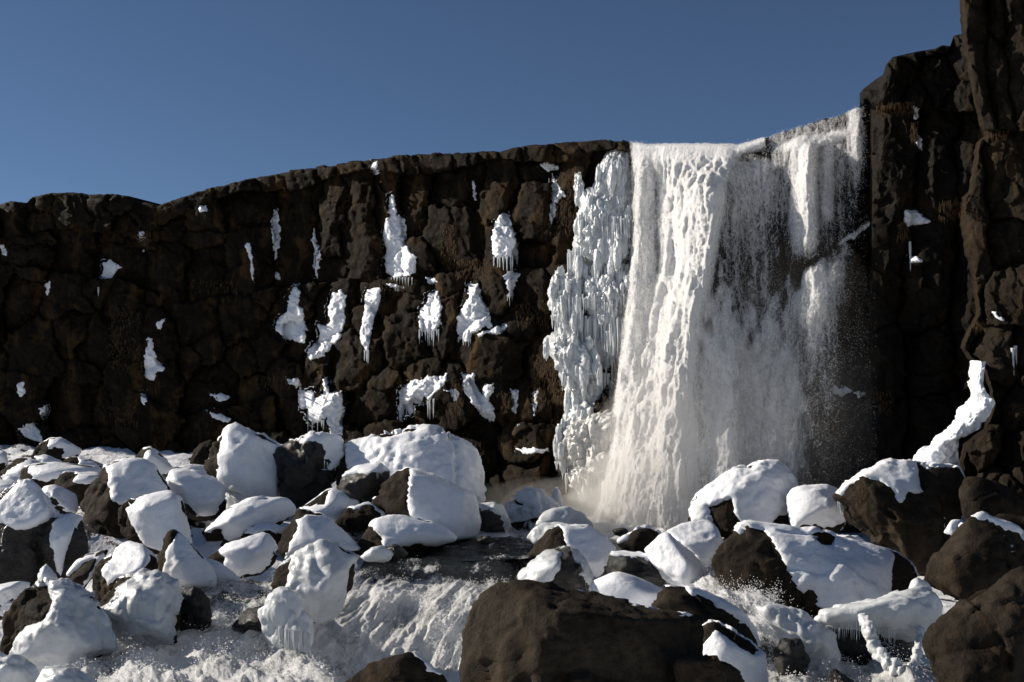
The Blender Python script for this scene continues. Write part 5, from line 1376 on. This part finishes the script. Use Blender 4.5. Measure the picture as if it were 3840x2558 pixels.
bd('lump of bubbled ice where the dark water slide begins', [(826, 1280), (850, 1262), (880, 1256), (905, 1270), (890, 1290), (845, 1290)], 27.0, mat='ice', snow='none', cat='ice', name='ice_lump')
bd('black wet stone in the stream beside the bubbled ice', [(872, 1280), (884, 1256), (905, 1250), (926, 1258), (938, 1275), (905, 1290)], 27.2, mat='wet', snow='none')
bd('submerged black hump in the stream by the massif', [(1092, 1240), (1108, 1232), (1124, 1232), (1140, 1244), (1115, 1252)], 29.2, mat='wet', snow='none')
bd('dark stone in the pool under the brown boulder', [(1408, 1218), (1430, 1212), (1450, 1220), (1440, 1232), (1412, 1230)], 30.4, mat='wet', snow='none')
bd('jet black rock splitting the left torrent', [(395, 1400), (410, 1370), (445, 1352), (480, 1375), (488, 1430), (440, 1460), (400, 1450)], 22.2, mat='wet', snow='none', sub=5)
bd('half drowned rock in the left torrent near the ice mushroom', [(530, 1445), (560, 1405), (600, 1392), (622, 1420), (610, 1450), (560, 1460)], 21.8, mat='wet', snow='none')
bd('little frosted stone in the gap below the angular boulder', [(1932, 1245), (1950, 1234), (1975, 1234), (1988, 1246), (1960, 1256)], 25.2, t=0.0)
bd('snow lump in the cleft by the dark smooth boulder', [(2172, 1225), (2190, 1200), (2215, 1200), (2222, 1215), (2196, 1240)], 24.6, t=-0.6)
bd('wide dark stone under the right wall beside the snow bank', [(2200, 1110), (2240, 1090), (2300, 1110), (2360, 1150), (2370, 1230), (2260, 1230), (2215, 1190)], 25.5, mat='rock', snow='none')
bd('dark slab at the right edge above the faintly ridged boulder', [(2240, 1210), (2300, 1180), (2400, 1190), (2420, 1260), (2330, 1280), (2250, 1260)], 23.5, mat='rock', snow='none')

# ---- icicles along the lower snow edges of boulders -------------------
BV = [b[1] for b in BLD]; BF, off = [], 0
own = []
for o_, v_, f_ in BLD:
    BF.append(f_ + off); own += [o_] * len(f_); off += len(v_)
BB = BVHTree.FromPolygons(np.concatenate(BV).tolist(), np.concatenate(BF).tolist())


def edge_icicles(x0, y0, x1, y1, n, lmin, lmax, w):
    for k in range(n):
        f = (k + r3.uniform(0.1, 0.9)) / n
        x, y = x0 + (x1 - x0) * f, y0 + (y1 - y0) * f + r3.uniform(-2, 2)
        d = Vector(rays(x, y)); d.normalize()
        h = BB.ray_cast(Vector(CAM), d)
        if h[0] is None: continue
        icicle(CAM + np.array(d) * (h[3] - 0.05), r3.uniform(lmin, lmax), w * r3.uniform(0.6, 1.3), own[h[2]])


edge_icicles(1592, 1180, 1640, 1190, 16, 0.10, 0.28, 0.03)
edge_icicles(1690, 1172, 1702, 1180, 4, 0.15, 0.3, 0.03)
edge_icicles(1790, 1120, 1816, 1130, 8, 0.2, 0.6, 0.04)
edge_icicles(1925, 1150, 1940, 1165, 8, 0.15, 0.4, 0.025)
edge_icicles(1070, 1105, 1098, 1120, 12, 0.3, 0.7, 0.05)
edge_icicles(640, 1440, 715, 1455, 26, 0.25, 0.55, 0.04)
edge_icicles(700, 1330, 785, 1370, 26, 0.15, 0.45, 0.03)
edge_icicles(1895, 1440, 1985, 1430, 22, 0.12, 0.35, 0.025)
edge_icicles(2010, 1438, 2060, 1450, 10, 0.15, 0.4, 0.025)
edge_icicles(1996, 1470, 2040, 1530, 12, 0.08, 0.2, 0.02)
edge_icicles(450, 1328, 495, 1334, 14, 0.08, 0.18, 0.03)
edge_icicles(820, 1078, 880, 1086, 10, 0.1, 0.3, 0.03)
edge_icicles(745, 1060, 772, 1070, 6, 0.15, 0.4, 0.04)
